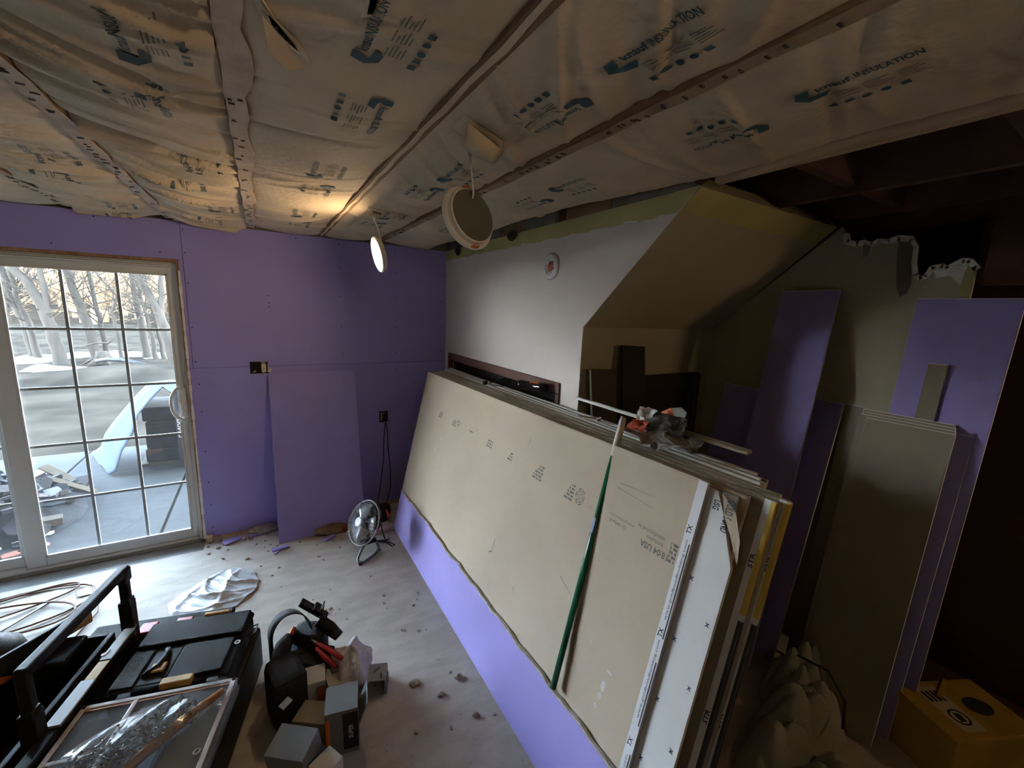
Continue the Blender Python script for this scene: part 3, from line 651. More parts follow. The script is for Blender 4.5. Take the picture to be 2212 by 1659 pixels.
TR = [
 ([([(-7.65, 13.8, -.2), (-7.62, 13.8, .9), (-7.45, 13.8, 1.6), (-7.65, 13.8, 2.4), (-7.9, 13.8, 4.5)], .12)], 'slender crooked grey tree at the left edge of the door glass'),
 ([([(-7.05, 13.5, -.2), (-7.10, 13.5, .9), (-7.28, 13.5, 1.5), (-7.42, 13.5, 2.4), (-7.5, 13.5, 6)], .24), ([(-6.92, 13.3, -.2), (-7.0, 13.3, .8), (-7.12, 13.3, 1.4), (-7.2, 13.3, 2.5), (-7.1, 13.3, 5.5)], .15)], 'thick grey tree with a leaning second stem in the left panes'),
 ([([(-6.22, 12.5, -.2), (-6.30, 12.5, .5), (-6.40, 12.5, 1.25), (-6.62, 12.5, 2.0), (-6.95, 12.5, 2.5), (-7.6, 12.5, 4.5)], .27), ([(-6.38, 12.5, 1.2), (-6.36, 12.5, 1.9), (-6.38, 12.5, 2.6), (-6.3, 12.5, 5.5)], .15)], 'broad grey tree splitting into two limbs left of the first muntin'),
 ([([(-5.62, 13.0, -.2), (-5.72, 13.0, .8), (-5.86, 13.0, 1.6), (-6.02, 13.0, 2.4), (-6.2, 13.0, 5.5)], .24), ([(-5.45, 13.2, -.2), (-5.50, 13.2, .9), (-5.58, 13.2, 1.7), (-5.7, 13.2, 5)], .13)], 'grey tree with a thin companion stem in the middle panes'),
 ([([(-5.02, 12.6, -.2), (-5.02, 12.6, .7), (-5.1, 12.6, 1.3), (-4.92, 12.6, 1.75), (-5.3, 12.6, 2.3), (-5.7, 12.6, 3.5)], .085), ([(-5.05, 12.7, 1.3), (-4.6, 12.7, 1.0), (-4.35, 12.7, 1.5)], .05)], 'thin crooked sapling in the middle panes with bent branches'),
 ([([(-4.62, 13.6, -.2), (-4.66, 13.6, 1.0), (-4.75, 13.6, 1.9), (-4.8, 13.6, 5)], .20)], 'straight grey tree just left of the second muntin'),
 ([([(-4.30, 13.0, -.2), (-4.36, 13.0, .8), (-4.46, 13.0, 1.5), (-4.7, 13.0, 4)], .11), ([(-4.12, 13.1, -.2), (-4.2, 13.1, .8), (-4.3, 13.1, 1.6), (-4.45, 13.1, 4)], .10)], 'pair of slim grey stems right of the second muntin'),
 ([([(-3.72, 12.0, -.25), (-3.80, 12.0, .5), (-3.95, 12.0, 1.3), (-4.18, 12.0, 2.0), (-4.42, 12.0, 2.6), (-4.9, 12.0, 5)], .26), ([(-3.98, 12.0, 1.25), (-3.84, 12.0, 1.8), (-3.80, 12.0, 2.6), (-3.7, 12.0, 5.5)], .16)], 'large forked grey tree in the upper right panes'),
 ([([(-3.30, 13.0, -.2), (-3.36, 13.0, .9), (-3.30, 13.0, 1.6), (-3.12, 13.0, 2.4), (-3.0, 13.0, 4)], .06)], 'thin twiggy sapling right of the large forked tree'),
]
for i, (tr, lb) in enumerate(TR):
    t = thing('tree', (tr[0][0][0][0], tr[0][0][0][1], tr[0][0][0][2]), lb, 'tree', 'bare trees at the edge of the yard')
    build('trunk_and_branches', tree_mesh([(p_, r_*.56) for p_, r_ in tr], 100+i, 14, 2, 1.3, .018), bark, t, smooth=True)
# stump with roots
b = MB(); b.lathe((-5.25, 11.9, -.1), (0, 0, 1), [(.24, 0), (.18, .10), (.14, .24), (.13, .34), (.0, .36)], 12)
for a in (0.2, 1.5, 2.9, 4.2, 5.3): b.tube([(-5.25+.1*math.cos(a), 11.9+.1*math.sin(a), .10), (-5.25+.3*math.cos(a), 11.9+.3*math.sin(a), -.02), (-5.25+.45*math.cos(a), 11.9+.45*math.sin(a), -.12)], [.05, .035, .015], 6)
b.tube([(-5.5, 11.7, .42), (-5.25, 11.7, .5), (-5.05, 11.7, .48), (-4.92, 11.7, .6), (-4.9, 11.7, .8)], [.02, .03, .03, .02, .01], 6)
tag(build('tree_stump', b, bark, smooth=True), 'low grey stump with roots and twigs between the trees', 'stump')
# far woodland
r = random.Random(5); b = MB()
for i in range(240):
    x = r.uniform(-52, 8); y = r.uniform(28, 60); z0 = ground(x, y)-.1; h = r.uniform(4, 6.5); lx = r.uniform(-.8, .8)
    b.tube([(x, y, z0), (x+lx*.3, y, z0+h*.5), (x+lx, y, z0+h)], [.16, .11, .03], 5, cap=False)
    for k in range(24):
        t = r.uniform(.04, .95); p = Vector((x+lx*t*.7, y, z0+h*t)); d = Vector((r.uniform(-1, 1), r.uniform(-.7, .7), r.uniform(-.1, .8))).normalized(); L = r.uniform(.8, 2.6)
        q = p+d*L*.5+Vector((0, 0, r.uniform(-.1, .2))); e = p+d*L
        b.tube([p, q, e], [.035, .025, .008], 3, cap=False)
        for s_ in range(2):
            d2 = (d+Vector((r.uniform(-.9, .9), r.uniform(-.5, .5), r.uniform(-.4, .8)))).normalized(); b.tube([q, q+d2*L*.6], [.016, .005], 3, cap=False)
o = build('distant_woodland', b, barkf, loc=(-20, 45, 0)); tag(o, 'dense tangle of sunlit bare trees far beyond the yard', 'woods', kind='stuff')
# ---- covered shingle pallet
sh = thing('shingle_stack', (-2.45, 2.7, pz), 'stack of brown shingle bundles with printed purple wrapper on the patio', 'shingles')
for k in range(4):
    b = MB().box((-2.66+.012*(k % 3), 2.32+.015*(k % 2), pz+.03+.16*k), (-1.75, 3.0, pz+.03+.16*k+.155)); build('shingle_bundle', b, shingle, sh, bevel=.015)
b = MB().box((-2.72, 2.3, pz), (-1.7, 3.0, pz+.028)); build('pallet_board', b, plyw, sh)
b = MB().box((-2.34, 2.13, pz), (-1.98, 2.20, pz+.86)); wp = build('printed_bundle', b, shingwrap, sh, bevel=.012)
b = MB(); put_text(b, 'ONUIZ', .02, .05, lambda x, y: (-2.325+.0+y, 2.1295, pz+.34+x), 0, 0, width=.24); build('lettering', b, whitepap, wp)
def tarp_pt_old(u, v):     # u along slope, v along pallet depth
    prof = [(-3.42, .02), (-3.30, .07), (-3.12, .22), (-2.98, .42), (-2.78, .62), (-2.52, .80), (-2.38, .83), (-2.18, .73), (-1.95, .74), (-1.7, .72)]
    i = min(int(u*(len(prof)-1)), len(prof)-2); t = u*(len(prof)-1)-i
    x = prof[i][0]*(1-t)+prof[i+1][0]*t; z = prof[i][1]*(1-t)+prof[i+1][1]*t
    y = 2.22+1.05*v+.10*math.sin(3*u*3.1)*(1-v)+(.18*(1-u*2) if u < .5 else 0)*(1-v)
    return (x, y, pz+.012+z+.02*math.sin(9*v+5*u)*min(1, z*4)+.015*math.sin(14*u+v*4)*min(1, z*4))
NE = [(-1.75, 2.16, .78), (-2.05, 2.12, .77), (-2.281, 2.14, .80), (-2.347, 2.10, .765), (-2.412, 2.12, .835), (-2.527, 2.12, .70), (-2.642, 2.12, .545), (-2.70, 2.12, .35), (-2.795, 2.06, .175), (-2.86, 2.06, -.03), (-2.93, 2.10, -.075)]
FE = [(-1.75, 3.0, .74), (-2.05, 3.0, .74), (-2.388, 3.0, .75), (-2.47, 3.05, .76), (-2.695, 3.05, .74), (-2.807, 3.0, .61), (-2.936, 2.95, .44), (-3.043, 2.9, .29), (-3.106, 2.85, .185), (-3.19, 2.98, .0), (-3.275, 2.95, -.075)]
rows = []
for a_, c_ in zip(NE, FE): rows.append([Vector(a_).lerp(Vector(c_), j/10)+Vector((0, 0, .018*math.sin(j*1.1+a_[0]*7)*math.sin(math.pi*j/10))) for j in range(11)])
fine_ = []
for i in range(len(rows)-1):
    for k in range(4): fine_.append([rows[i][j].lerp(rows[i+1][j], k/4) for j in range(11)])
fine_.append(rows[-1])
b = MB().grid(fine_)
tp = build('tarp', b, tarpm, smooth=True, solid=.006); tag(tp, 'white tarp draped over the shingle stack and trailing onto the patio', 'tarp')
# ---- rubble pile of shingles and wood
rp = thing('grit_heap', (-3.75, 1.3, pz), 'low grey heap of grit under the demolition debris outside the door', 'debris')
def mound2(cx, cy, rx, ry, h, seed, z0):
    q = MB(); P = []; r_ = random.Random(seed); ph = [r_.uniform(0, 6) for _ in range(3)]
    for i in range(9):
        t = i/8; row = []
        for k in range(25):
            a = 2*math.pi*k/24; w_ = 1+.12*math.sin(2*a+ph[0])+.08*math.sin(5*a+ph[1]); x, y = cx+rx*t*w_*math.cos(a), cy+ry*t*w_*math.sin(a)
            row.append((x, y, z0+h*(1-t**1.5)*(1+.15*math.sin(9*x+ph[2])*math.sin(8*y))))
        P.append(row)
    return q.grid(P)
build('grit_mound', mound2(-3.62, 1.30, .66, .85, .30, 3, pz+.002), shing2, rp, smooth=True)
r = random.Random(21)
def pile_h(x, y):
    t = math.hypot((x+3.62)/.70, (y-1.30)/.9); return pz+.33*max(0, 1-t**1.5)
def piece(name, c, yaw, tilt, roll, hs, mat, label, cat, group):
    R_ = Matrix.Rotation(yaw, 3, 'Z') @ Matrix.Rotation(tilt, 3, 'Y') @ Matrix.Rotation(roll, 3, 'X')
    b = MB(); ax, ay, az = R_.col[0], R_.col[1], R_.col[2]
    # irregular outline plate
    n = 7; P = []
    for k in range(n):
        a = 2*math.pi*k/n+.3; w_ = 1+.22*random.uniform(-1, 1); P.append(Vector(c)+ax*hs[0]*max(-1, min(1, 1.25*math.cos(a)*w_))+ay*hs[1]*max(-1, min(1, 1.25*math.sin(a)*w_))-az*hs[2])
    if cat == 'wood': b.obox(c, ax, ay, az, hs)
    else: b.hexa(P, [p+az*2*hs[2] for p in P])
    o = build(name, b, mat, bevel=.004); return tag(o, label, cat, group)
for i in range(120):
    a = r.uniform(0, 6.28); t = math.sqrt(r.random())*.86; x, y = -3.62+t*.80*math.cos(a), 1.30+t*1.0*math.sin(a)
    if y < .3: y = .35+.3*r.random()
    z = pile_h(x, y)
    piece('broken_shingle', (x, y, z+.03+.02*r.random()), r.uniform(0, 6.28), r.uniform(-.45, .45), r.uniform(-.45, .45), (.06+.08*r.random(), .045+.05*r.random(), .008+.012*r.random()), [shing2, shingle, shing2, shingwrap][i % 4], 'broken dark shingle fragment in the debris heap outside the door', 'shingle', 'shingle fragments in the debris heap')
for i, (x, y, yaw, tilt, L, W_, T, m_, lb) in enumerate([(-3.23, 1.95, -.75, .28, .30, .05, .012, freshpine, 'pale board sticking up at the back right of the debris heap'), (-3.05, 1.55, -.5, .30, .26, .035, .014, freshpine, 'pale batten sloping down the right side of the debris heap'),
        (-3.75, 1.45, -.85, .35, .34, .04, .012, freshpine, 'long pale batten in the debris behind the meeting stiles'), (-3.72, .75, .55, .1, .32, .06, .012, plyw, 'weathered plank low in the debris heap by the glass'), (-3.95, 1.05, .7, .2, .16, .10, .012, freshpine, 'short pale board offcut on top of the debris heap'),
        (-4.0, 1.75, .1, .15, .24, .14, .012, plyw, 'square plywood offcut on the debris heap under the blue hose'), (-3.02, .95, .3, .05, .09, .05, .03, plyw, 'short wood block at the right foot of the debris heap'), (-3.35, .62, -.6, .2, .11, .03, .01, freshpine, 'small pale wood splinter at the near foot of the debris heap')]):
    piece('board_offcut', (x, y, pile_h(x, y)+.04+L*abs(math.sin(tilt))*.5), yaw, tilt, .12, (L*.8, W_*.8, T), m_, lb, 'wood', 'wood offcuts in the debris heap')
for i in range(16):
    x, y = -3.15+r.uniform(-.3, .25), .62+r.uniform(-.25, .3)
    piece('plaster_chip', (x, y, pz+.012), r.uniform(0, 6), 0, 0, (.02+.035*r.random(), .015+.03*r.random(), .006), [whitepap, shing2, gyp, redclay][i % 4], 'small chip scattered on the patio in front of the debris heap', 'chip', 'chips in front of the debris heap')
b = MB().tube([(-4.6, 2.3, .35), (-4.2, 2.1, .42), (-3.95, 1.95, .36), (-3.75, 1.8, .26), (-3.6, 1.65, .2)], .03, 8); tag(build('blue_hose', b, bluep, smooth=True), 'bright blue hose lying over the debris heap at the left edge', 'hose')
# ================================================================== LEANING SHEETS
def BP(s, y, o=0.0):
    k = (-y-.41)/2.46
    ex = .2187+.026*k
    return Vector((-.600+s*ex-.976*o, y, s*.9757+.2187*o))
def board(name, s0, s1, y0, y1, o, th, face, edge, label, ny=8, top=None, cut=None):
    """o = outward offset of the room-side face, th = thickness behind it"""
    t = thing(name, BP(s0, (y0+y1)/2, o), label, 'drywall sheet', 'sheets leaning on the beige wall')
    yv = np.linspace(y0, y1, ny+1)
    st = top if top else (lambda y: s1)
    b = MB().use(edge)
    F0 = [BP(s0, float(y), o) for y in yv]; F1 = [BP(st(float(y)), float(y), o) for y in yv]; B0 = [BP(s0, float(y), o-th) for y in yv]; B1 = [BP(st(float(y)), float(y), o-th) for y in yv]
    b.grid([F1, B1]); b.grid([B0, F0]); b.add([F0[0], F1[0], B1[0], B0[0]], [(0, 1, 2, 3)]); b.add([F0[-1], F1[-1], B1[-1], B0[-1]], [(3, 2, 1, 0)])
    build('gypsum_core', b, None, t)
    e = .0004
    b = MB().use(face); b.grid([[BP(s0+.001, float(y), o+e) for y in yv], [BP(st(float(y))-.001, float(y), o+e) for y in yv]]); b.grid([[BP(st(float(y))-.001, float(y), o-th-e) for y in yv], [BP(s0+.001, float(y), o-th-e) for y in yv]])
    build('paper_face', b, None, t)
    return t
TH, PIT = .0127, .0168
# short purple offcut standing in front
rp_ = lambda y: .322+.004*math.sin(y*23)+.003*math.sin(y*51)+(.006*math.sin((y+1.2)*9) if -1.6 < y < -1.0 else 0)
pt = board('drywall_offcut', 0, .32, -.445, -3.15, .019, TH, purple_b, gyp, 'bright purple low drywall strip standing in front of the leaning tan sheet', ny=60, top=rp_)
b = MB(); yv = np.linspace(-.45, -3.14, 90)
b.grid([[BP(rp_(float(y))-.004-.006*abs(math.sin(i*.7)), float(y), .0198) for i, y in enumerate(yv)], [BP(rp_(float(y))+.001, float(y), .0198) for y in yv]]); build('torn_paper_edge', b, M('brown_torn_edge', (.42, .38, .33), .9, .2, 30), pt)
# front tan sheet
t0 = board('drywall_sheet', 0.0, 1.317, -.405, -2.888, .0, TH, tan, gyp, 'large tan paper-backed drywall sheet at the front of the leaning stack', ny=10, top=lambda y: 1.317+.012*(-y-.4)/2.5)
def bmap(s, y, o=.0012):
    # text space: x to the reader's right, y up; the print is upside down on the sheet
    return lambda a, c: BP(s-c, y+a, o)
def stamp(name, items, bars, mat=grey_ink):
    mb = MB()
    for s_, bo, h, s, y, wd in items: put_text(mb, s_, bo, h, bmap(s, y), 0, 0, width=wd)
    for s, y, L, h in bars: mb.add([BP(s, y), BP(s, y+L), BP(s+h, y+L), BP(s+h, y)], [(0, 1, 2, 3)])
    o_ = build(name, mb, mat, t0)
    if name == 'printed_lines': o_['kind'] = 'stuff'
def lines(s, y, L, n, h=.006, gap=.012, seed=1):
    r = random.Random(seed); out = []
    for i in range(n):
        p = y
        while p < y+L:
            l_ = r.uniform(.008, .03); out.append((s+i*gap, p, min(l_, y+L-p), h)); p += l_+.006
    return out
stamp('printed_stamp', [('manufactured by', 0, .014, 1.098, -2.80, .115), ('exclusive', 0, .014, 1.076, -2.80, .07), ('18:04 USA', .02, .022, 1.052, -2.83, .115)], [])
stamp('printed_lines', [], lines(1.032, -2.885, .06, 5, .010, .014, 3))
stamp('printed_stamp', [('GridMarX', 0, .013, 1.060, -2.64, .085), ('www.gridmarx.com', 0, .010, 1.080, -2.67, .12)], [])
stamp('printed_stamp', [('LLC', 0, .010, 1.055, -2.455, .02)], [])
stamp('printed_lines', [], lines(1.030, -2.335, .32, 5, .009, .0155, 6))
b = MB(); cc = (1.068, -2.375)
for k in range(3):
    R_ = (.036, .026, .013)[k]; N = 24
    for i in range(N):
        if i % 4 == 3: continue
        a0, a1 = 2*math.pi*i/N, 2*math.pi*(i+1)/N; b.add([BP(cc[0]+R_*math.cos(a), cc[1]+.75*R_*math.sin(a), .0012) if q == 0 else BP(cc[0]+(R_-.005)*math.cos(a), cc[1]+.75*(R_-.005)*math.sin(a), .0012) for a, q in ((a0, 0), (a1, 0), (a1, 1), (a0, 1))], [(0, 1, 2, 3)])
build('printed_emblem', b, grey_ink, t0)['kind'] = 'stuff'
stamp('printed_lines', [], lines(1.040, -1.83, .33, 3, .009, .016, 8)+lines(1.062, -1.50, .30, 1, .008, .016, 12))
stamp('printed_lines', [], lines(1.035, -1.10, .36, 3, .010, .016, 9))
b = MB()
for i in range(16):
    a0, a1 = 2*math.pi*i/16, 2*math.pi*(i+1)/16
    if i % 5 != 4: b.add([BP(1.07+.02*k*math.cos(a), -1.14+.02*k*math.sin(a), .0012) for a, k in ((a0, 1), (a1, 1), (a1, .6), (a0, .6))], [(0, 1, 2, 3)])
build('printed_emblem', b, grey_ink, t0)['kind'] = 'stuff'
# scratches, scuffs
b = MB()
for s, y, ds, dy, wd in [(.62, -1.86, -.07, .006, .0025), (.55, -1.855, -.02, .03, .004), (.50, -2.10, -.03, -.01, .002), (1.20, -2.56, .01, -.16, .0012), (1.18, -2.55, -.01, -.18, .001), (1.20, -1.95, -.05, .01, .0015), (.72, -2.38, -.04, -.10, .0018), (1.1, -1.40, -.02, .01, .002)]:
    p, q = BP(s, y, .0012), BP(s+ds, y+dy, .0012); d = (q-p).normalized(); n_ = d.cross(Vector((-.976, 0, .219)))*wd; b.add([p-n_, q-n_*.4, q+n_*.4, p+n_], [(0, 1, 2, 3)])
build('scratches', b, grey_ink, t0)['kind'] = 'stuff'
b = MB()
for s, y, a_, c in [(.50, -2.72, .02, .012), (.46, -2.715, .012, .012), (.56, -2.73, .004, .02), (.62, -2.50, .02, .002), (.90, -.93, .02, .01), (.80, -.86, .02, .008), (.60, -2.62, .014, .002), (.42, -2.71, .01, .009)]:
    N = 9; b.add([BP(s+a_*math.cos(6.28*i/N)*(.7+.5*random.random()), y+c*math.sin(6.28*i/N)*(.6+.6*random.random()), .0012) for i in range(N)], [tuple(range(N))])
build('chalk_smudges', b, M('chalk_smudge', (.58, .56, .54), .95), t0)['kind'] = 'stuff'
def end_tape(t, y, o, s0, s1, mat, wd=.028, th=TH, txt=None, tone=grey_ink, seed=0):
    b = MB()
    b.grid([[BP(s0, y+wd, o+.0014), BP(s0, y-.0015, o+.0014), BP(s0, y-.0015, o-th)], [BP(s1, y+wd, o+.0014), BP(s1, y-.0015, o+.0014), BP(s1, y-.0015, o-th)]])
    tp_ = build('end_tape', b, mat, t)
    return tp_
tp0 = end_tape(t0, -2.889, 0, .02, 1.325, tape_w, .030)
def tape_text(parent, y, o, s, h, string, wd, mat=grey_ink, bold=0):
    mb = MB(); put_text(mb, string, bold, h, lambda a, c: BP(s+a, y+.0+c, o+.0022), 0, 0, width=wd); build('tape_lettering', mb, mat, parent)
for s in (.12, .52, .86): tape_text(tp0, -2.878, 0, s, .008, 'www.goldbondbuilding.com', .27, tape_k)
for s in (.42, .80, 1.15): tape_text(tp0, -2.880, 0, s, .016, 'TX', .03, tape_k, .02)
b = MB()
for s0, s1 in ((.10, .40), (.50, .72), (.80, 1.12)): b.add([BP(s0, -2.8875, .0022), BP(s1, -2.8875, .0022), BP(s1, -2.8835, .0022), BP(s0, -2.8835, .0022)], [(0, 1, 2, 3)])
build('tape_stripe', b, tape_k, tp0)
# white-faced sheet with a broken corner, second from the front
wtop = lambda y: 1.312 if y > -2.925 else 1.312-(-2.925-y)*2.25
t1 = board('drywall_sheet', 0.0, 1.312, -.40, -3.015, -PIT, TH, whiteface, gyp, 'white faced drywall sheet with a broken off top corner second from the front', ny=80, top=wtop)
b = MB()
for s in np.arange(.1, 1.1, .102*2):
    put_text(b, 'x', .03, .018, lambda a, c, s=s: BP(s+c, -3.002-a*.8+.012, -PIT+.0012)); put_text(b, 'x', .03, .018, lambda a, c, s=s: BP(s+c+.1, -2.905-a, -PIT+.0012))
build('printed_crosses', b, M('blue_ink', (.06, .07, .14), .8), t1)
b = MB(); put_text(b, 'GOLD BOND', .02, .030, lambda a, c: BP(1.30-a, -2.955-c*.8, -PIT+.0013), 0, 0, width=.10); put_text(b, 'USG', .02, .02, lambda a, c: BP(1.285-a, -2.915-c, -PIT+.0013), 0, 0, width=.03); build('printed_letters', b, tape_k, t1)
b = MB(); b.grid([[BP(1.31, -2.93, -PIT-.004), BP(1.27, -2.985, -PIT-.002), BP(1.20, -3.02, -PIT+.004)], [BP(1.25, -2.955, -PIT+.002), BP(1.20, -2.99, -PIT+.004), BP(1.13, -3.03, -PIT+.004)]]); build('torn_paper_flap', b, tan, t1, solid=.0012)
# remaining stack
defs = [ # far y, near y, face, label bits, tape
 (-.385, -2.972, tan_d, None), (-.40, -2.99, tan, None), (-.36, -2.985, tan_d, None), (-.38, -3.052, tan_d, 'y'), (-.35, -3.058, tan, None), (-.36, -3.075, tan_d, 'k'), (-.34, -3.066, tan, None),
 (-.33, -3.03, tan_d, None), (-.35, -2.965, tan, None), (-.30, -2.95, whiteface, None), (-.29, -2.955, whiteface, None), (-.27, -2.93, whiteface, None), (-.25, -2.945, tan_d, None), (-.24, -2.90, whiteface, None), (-.22, -2.89, purple, None)]
ordn = ['third', 'fourth', 'fifth', 'sixth', 'seventh', 'eighth', 'ninth', 'tenth', 'eleventh', 'twelfth', 'thirteenth', 'fourteenth', 'fifteenth', 'sixteenth', 'rearmost']
for i, (ya, yb_, fc, tp_) in enumerate(defs):
    o = -PIT*(i+2); s1 = 1.318+.0041*i+(.002 if i % 2 else -.002)
    desc = {'tan_backing_paper': 'tan', 'grey_tan_paper': 'brownish', 'white_face_paper': 'white faced', 'purple_board': 'purple faced'}[fc.name]
    extra = {'y': ' with yellow end tape', 'k': ' with black end tape'}.get(tp_, '')
    t = board('drywall_sheet', 0.0, s1, ya, yb_, o, TH, fc, gyp, f'{desc} drywall sheet{extra}, {ordn[i]} {"sheet" if i == 14 else "from the front"} in the leaning stack', ny=6, top=lambda y, s1=s1, i=i: s1+.0015*math.sin(y*3+i))
    if tp_:
        e1 = end_tape(t, yb_-.0005, o, .05, s1, tape_w, .03); end_tape(t, yb_-.0012, o, .98, s1-.002, tape_y, .012); end_tape(t, yb_-.0012, o, .45, .96, tape_k, .010)
        for s in (.62, 1.12): tape_text(e1, yb_+.012, o, s, .014, 'STR', .045, tape_k, .02)
    elif 3 <= i <= 6:
        end_tape(t, yb_-.0005, o, .05, s1, M('dusty_tape', (.42, .40, .36), .7, .1, 8), .02)
# purple-and-white offcut lying behind the sheets' top edge past the wall corner
b = MB().obox((-.012, -2.20, 1.352), (0, 1, .0), (1, 0, .1), (0, 0, 1), (.28, .007, .007)); t = tag(build('drywall_strip', b, MATS['white_face_paper'], bevel=.002), 'narrow white drywall strip lying along the back of the stack top', 'drywall strip')
b = MB().obox((-.022, -2.72, 1.350), (0, 1, .0), (1, 0, .1), (0, 0, 1), (.15, .016, .006)); tag(build('drywall_strip', b, tan_d, bevel=.002), 'brown paper-backed offcut lying behind the near end of the stack', 'drywall strip')
# ---- things on and against the stack
g = thing('broom_pole', BP(.335, -2.52, .03), 'green enamelled pole with cream end grip leaning on the tan sheet', 'pole')
p0, p1 = Vector(BP(.34, -2.525, .030)), Vector((-.235, -2.475, 1.403)); dd = p1-p0
build('shaft', MB().tube([p0, p0+dd*.86], .0125, 14), greenpole, g, smooth=True)
b = MB().tube([p0+dd*.855, p0+dd*.87, p0+dd*.985, p0+dd*1.0], [.0135, .0145, .0135, .009], 14); gr = build('end_grip', b, M('cream_grip', (.62, .55, .45), .5, .06, 9), g, smooth=True)
b = MB().obox(p0+dd*.985+Vector((-.013, -.004, 0)), dd, (0, 1, 0), dd.cross(Vector((0, 1, 0))), (.022, .0045, .003)); build('hanging_slot', b, greyp, gr)
b = MB().obox(p0+dd*.60+Vector((-.0125, 0, .002)), dd, (0, 1, 0), dd.cross(Vector((0, 1, 0))), (.03, .006, .0012)); build('price_sticker', b, M('blue_sticker', (.2, .3, .5), .5), g)
ztop = 1.318
c0 = Vector((-.165, -1.50, 1.350)); cdv = Vector((.10, -.235, .004)).normalized(); c0.x = -.12; c0.z = 1.362
bt = thing('bottle', (c0.x, c0.y-.1, c0.z-.03), 'glossy black bottle with orange label lying on top of the stack', 'bottle')
def L_(t): return c0+cdv*t
build('barrel', MB().lathe(c0, cdv, [(.0, 0), (.024, .0), (.030, .006), (.030, .030), (.028, .034), (.028, .150), (.030, .154), (.030, .185), (.025, .200), (.0, .203)], 24), blackg, bt, smooth=True)
b = MB(); ref = cdv.cross(Vector((0, 0, 1))).normalized(); upv = ref.cross(cdv)
rows = [[c0+cdv*t+(upv*math.cos(a)+ref*math.sin(a))*.0286 for a in np.linspace(-.5, .75, 8)] for t in (.085, .148)]
b.grid(rows); build('orange_label', b, orangep, bt)
rows = [[c0+cdv*t+(upv*math.cos(a)+ref*math.sin(a))*.0286 for a in np.linspace(-1.9, -.9, 8)] for t in (.045, .10)]
b = MB().grid(rows); build('silver_label', b, chrome, bt)
ca = thing('charger_cable', (-.2, -1.28, ztop), 'thin black charger cable with a small white plug on the stack top', 'cable')
zc = 1.330
build('wire', MB().tube([(-.235, -1.31, zc+.008), (-.215, -1.36, zc+.002), (-.18, -1.40, zc+.004), (-.13, -1.40, zc+.012), (-.085, -1.36, zc+.014), (-.05, -1.30, zc+.012), (-.03, -1.27, zc+.01)], .0028, 6), blackp, ca, smooth=True)
build('wire', MB().tube([(-.235, -1.30, zc+.008), (-.17, -1.27, zc+.01), (-.09, -1.22, zc+.014), (-.04, -1.18, zc+.012)], .0025, 6), blackp, ca, smooth=True)
build('plug', MB().obox((-.245, -1.295, zc+.012), (1, .3, 0), (-.3, 1, 0), (0, 0, 1), (.018, .009, .012)), blackp, ca, bevel=.003)
build('plug_face', MB().obox((-.228, -1.300, zc+.012), (1, .3, 0), (-.3, 1, 0), (0, 0, 1), (.005, .008, .011)), whitepap, ca, bevel=.002)
b = MB(); R0 = random.Random(3)
b.obox((-.205, -2.24, 1.338), (.3, -1, .05), (1, .3, 0), (0, 0, 1), (.055, .016, .004)); b.obox((-.185, -2.31, 1.334), (.35, -1, .0), (1, .3, 0), (0, 0, 1), (.05, .006, .003)); b.tube([(-.20, -2.285, 1.345), (-.19, -2.30, 1.352), (-.18, -2.29, 1.344)], .005, 6)
tag(build('torn_cardboard', b, tan, bevel=.001), 'torn tan cardboard strip on the stack left of the green pole', 'cardboard')
# crumpled packaging
pk = thing('crumpled_packaging', (-.1, -2.58, 1.325), 'crumpled grey and red printed paper packaging on the stack right of the pole', 'packaging')
def crumple(P, mat, name, amp=.008, n=10, seed=0):
    r = random.Random(seed); a, b_, c, d = [Vector(p) for p in P]; rows = []
    for i in range(n+1):
        row = []
        for j in range(n+1):
            u, v = i/n, j/n; p = a*(1-u)*(1-v)+b_*u*(1-v)+c*u*v+d*(1-u)*v
            row.append(p+Vector((r.uniform(-1, 1), r.uniform(-1, 1), r.uniform(0, 1.6)))*amp+Vector((0, 0, amp*2*math.sin(u*7+seed)*math.cos(v*5))))
        rows.append(row)
    return build(name, MB().grid(rows), mat, pk, solid=.0012)
crumple([(-.235, -2.46, 1.325), (-.20, -2.74, 1.325), (-.06, -2.72, 1.335), (-.10, -2.44, 1.345)], M('grey_print_paper', (.30, .28, .27), .7, .5, 16), 'paper_sheet', .011, 10, 1)
crumple([(-.16, -2.50, 1.350), (-.12, -2.66, 1.345), (-.03, -2.62, 1.40), (-.06, -2.48, 1.41)], M('dark_print_paper', (.10, .10, .10), .6, .5, 20), 'dark_panel', .006, 8, 2)
crumple([(-.20, -2.455, 1.345), (-.185, -2.53, 1.345), (-.13, -2.52, 1.378), (-.15, -2.45, 1.375)], M('red_orange_print', (.50, .10, .05), .6, .1, 10), 'red_panel', .004, 5, 3)
crumple([(-.13, -2.44, 1.37), (-.11, -2.51, 1.365), (-.06, -2.50, 1.415), (-.09, -2.43, 1.42)], whitepap, 'white_panel', .006, 6, 4)
fl_ = [(.0, -2.47), (.03, -2.53), (.045, -2.58), (.03, -2.61), (.0, -2.60), (-.02, -2.55), (-.02, -2.49)]
b = MB(); b.prism([(-.02+(y+2.54)*.12, y, 1.40+x*1.1) for x, y in fl_], (.002, 0, 0)); build('torn_flap', b, M('grey_card_flap', (.22, .23, .20), .8), pk)
b = MB(); b.prism([(-.0225+(y+2.54)*.12, y, 1.40+x*1.1) for x, y in [(.0, -2.47), (.03, -2.525), (.02, -2.545), (-.018, -2.54), (-.02, -2.49)]], (.001, 0, 0)); build('red_corner', b, orangep, pk)
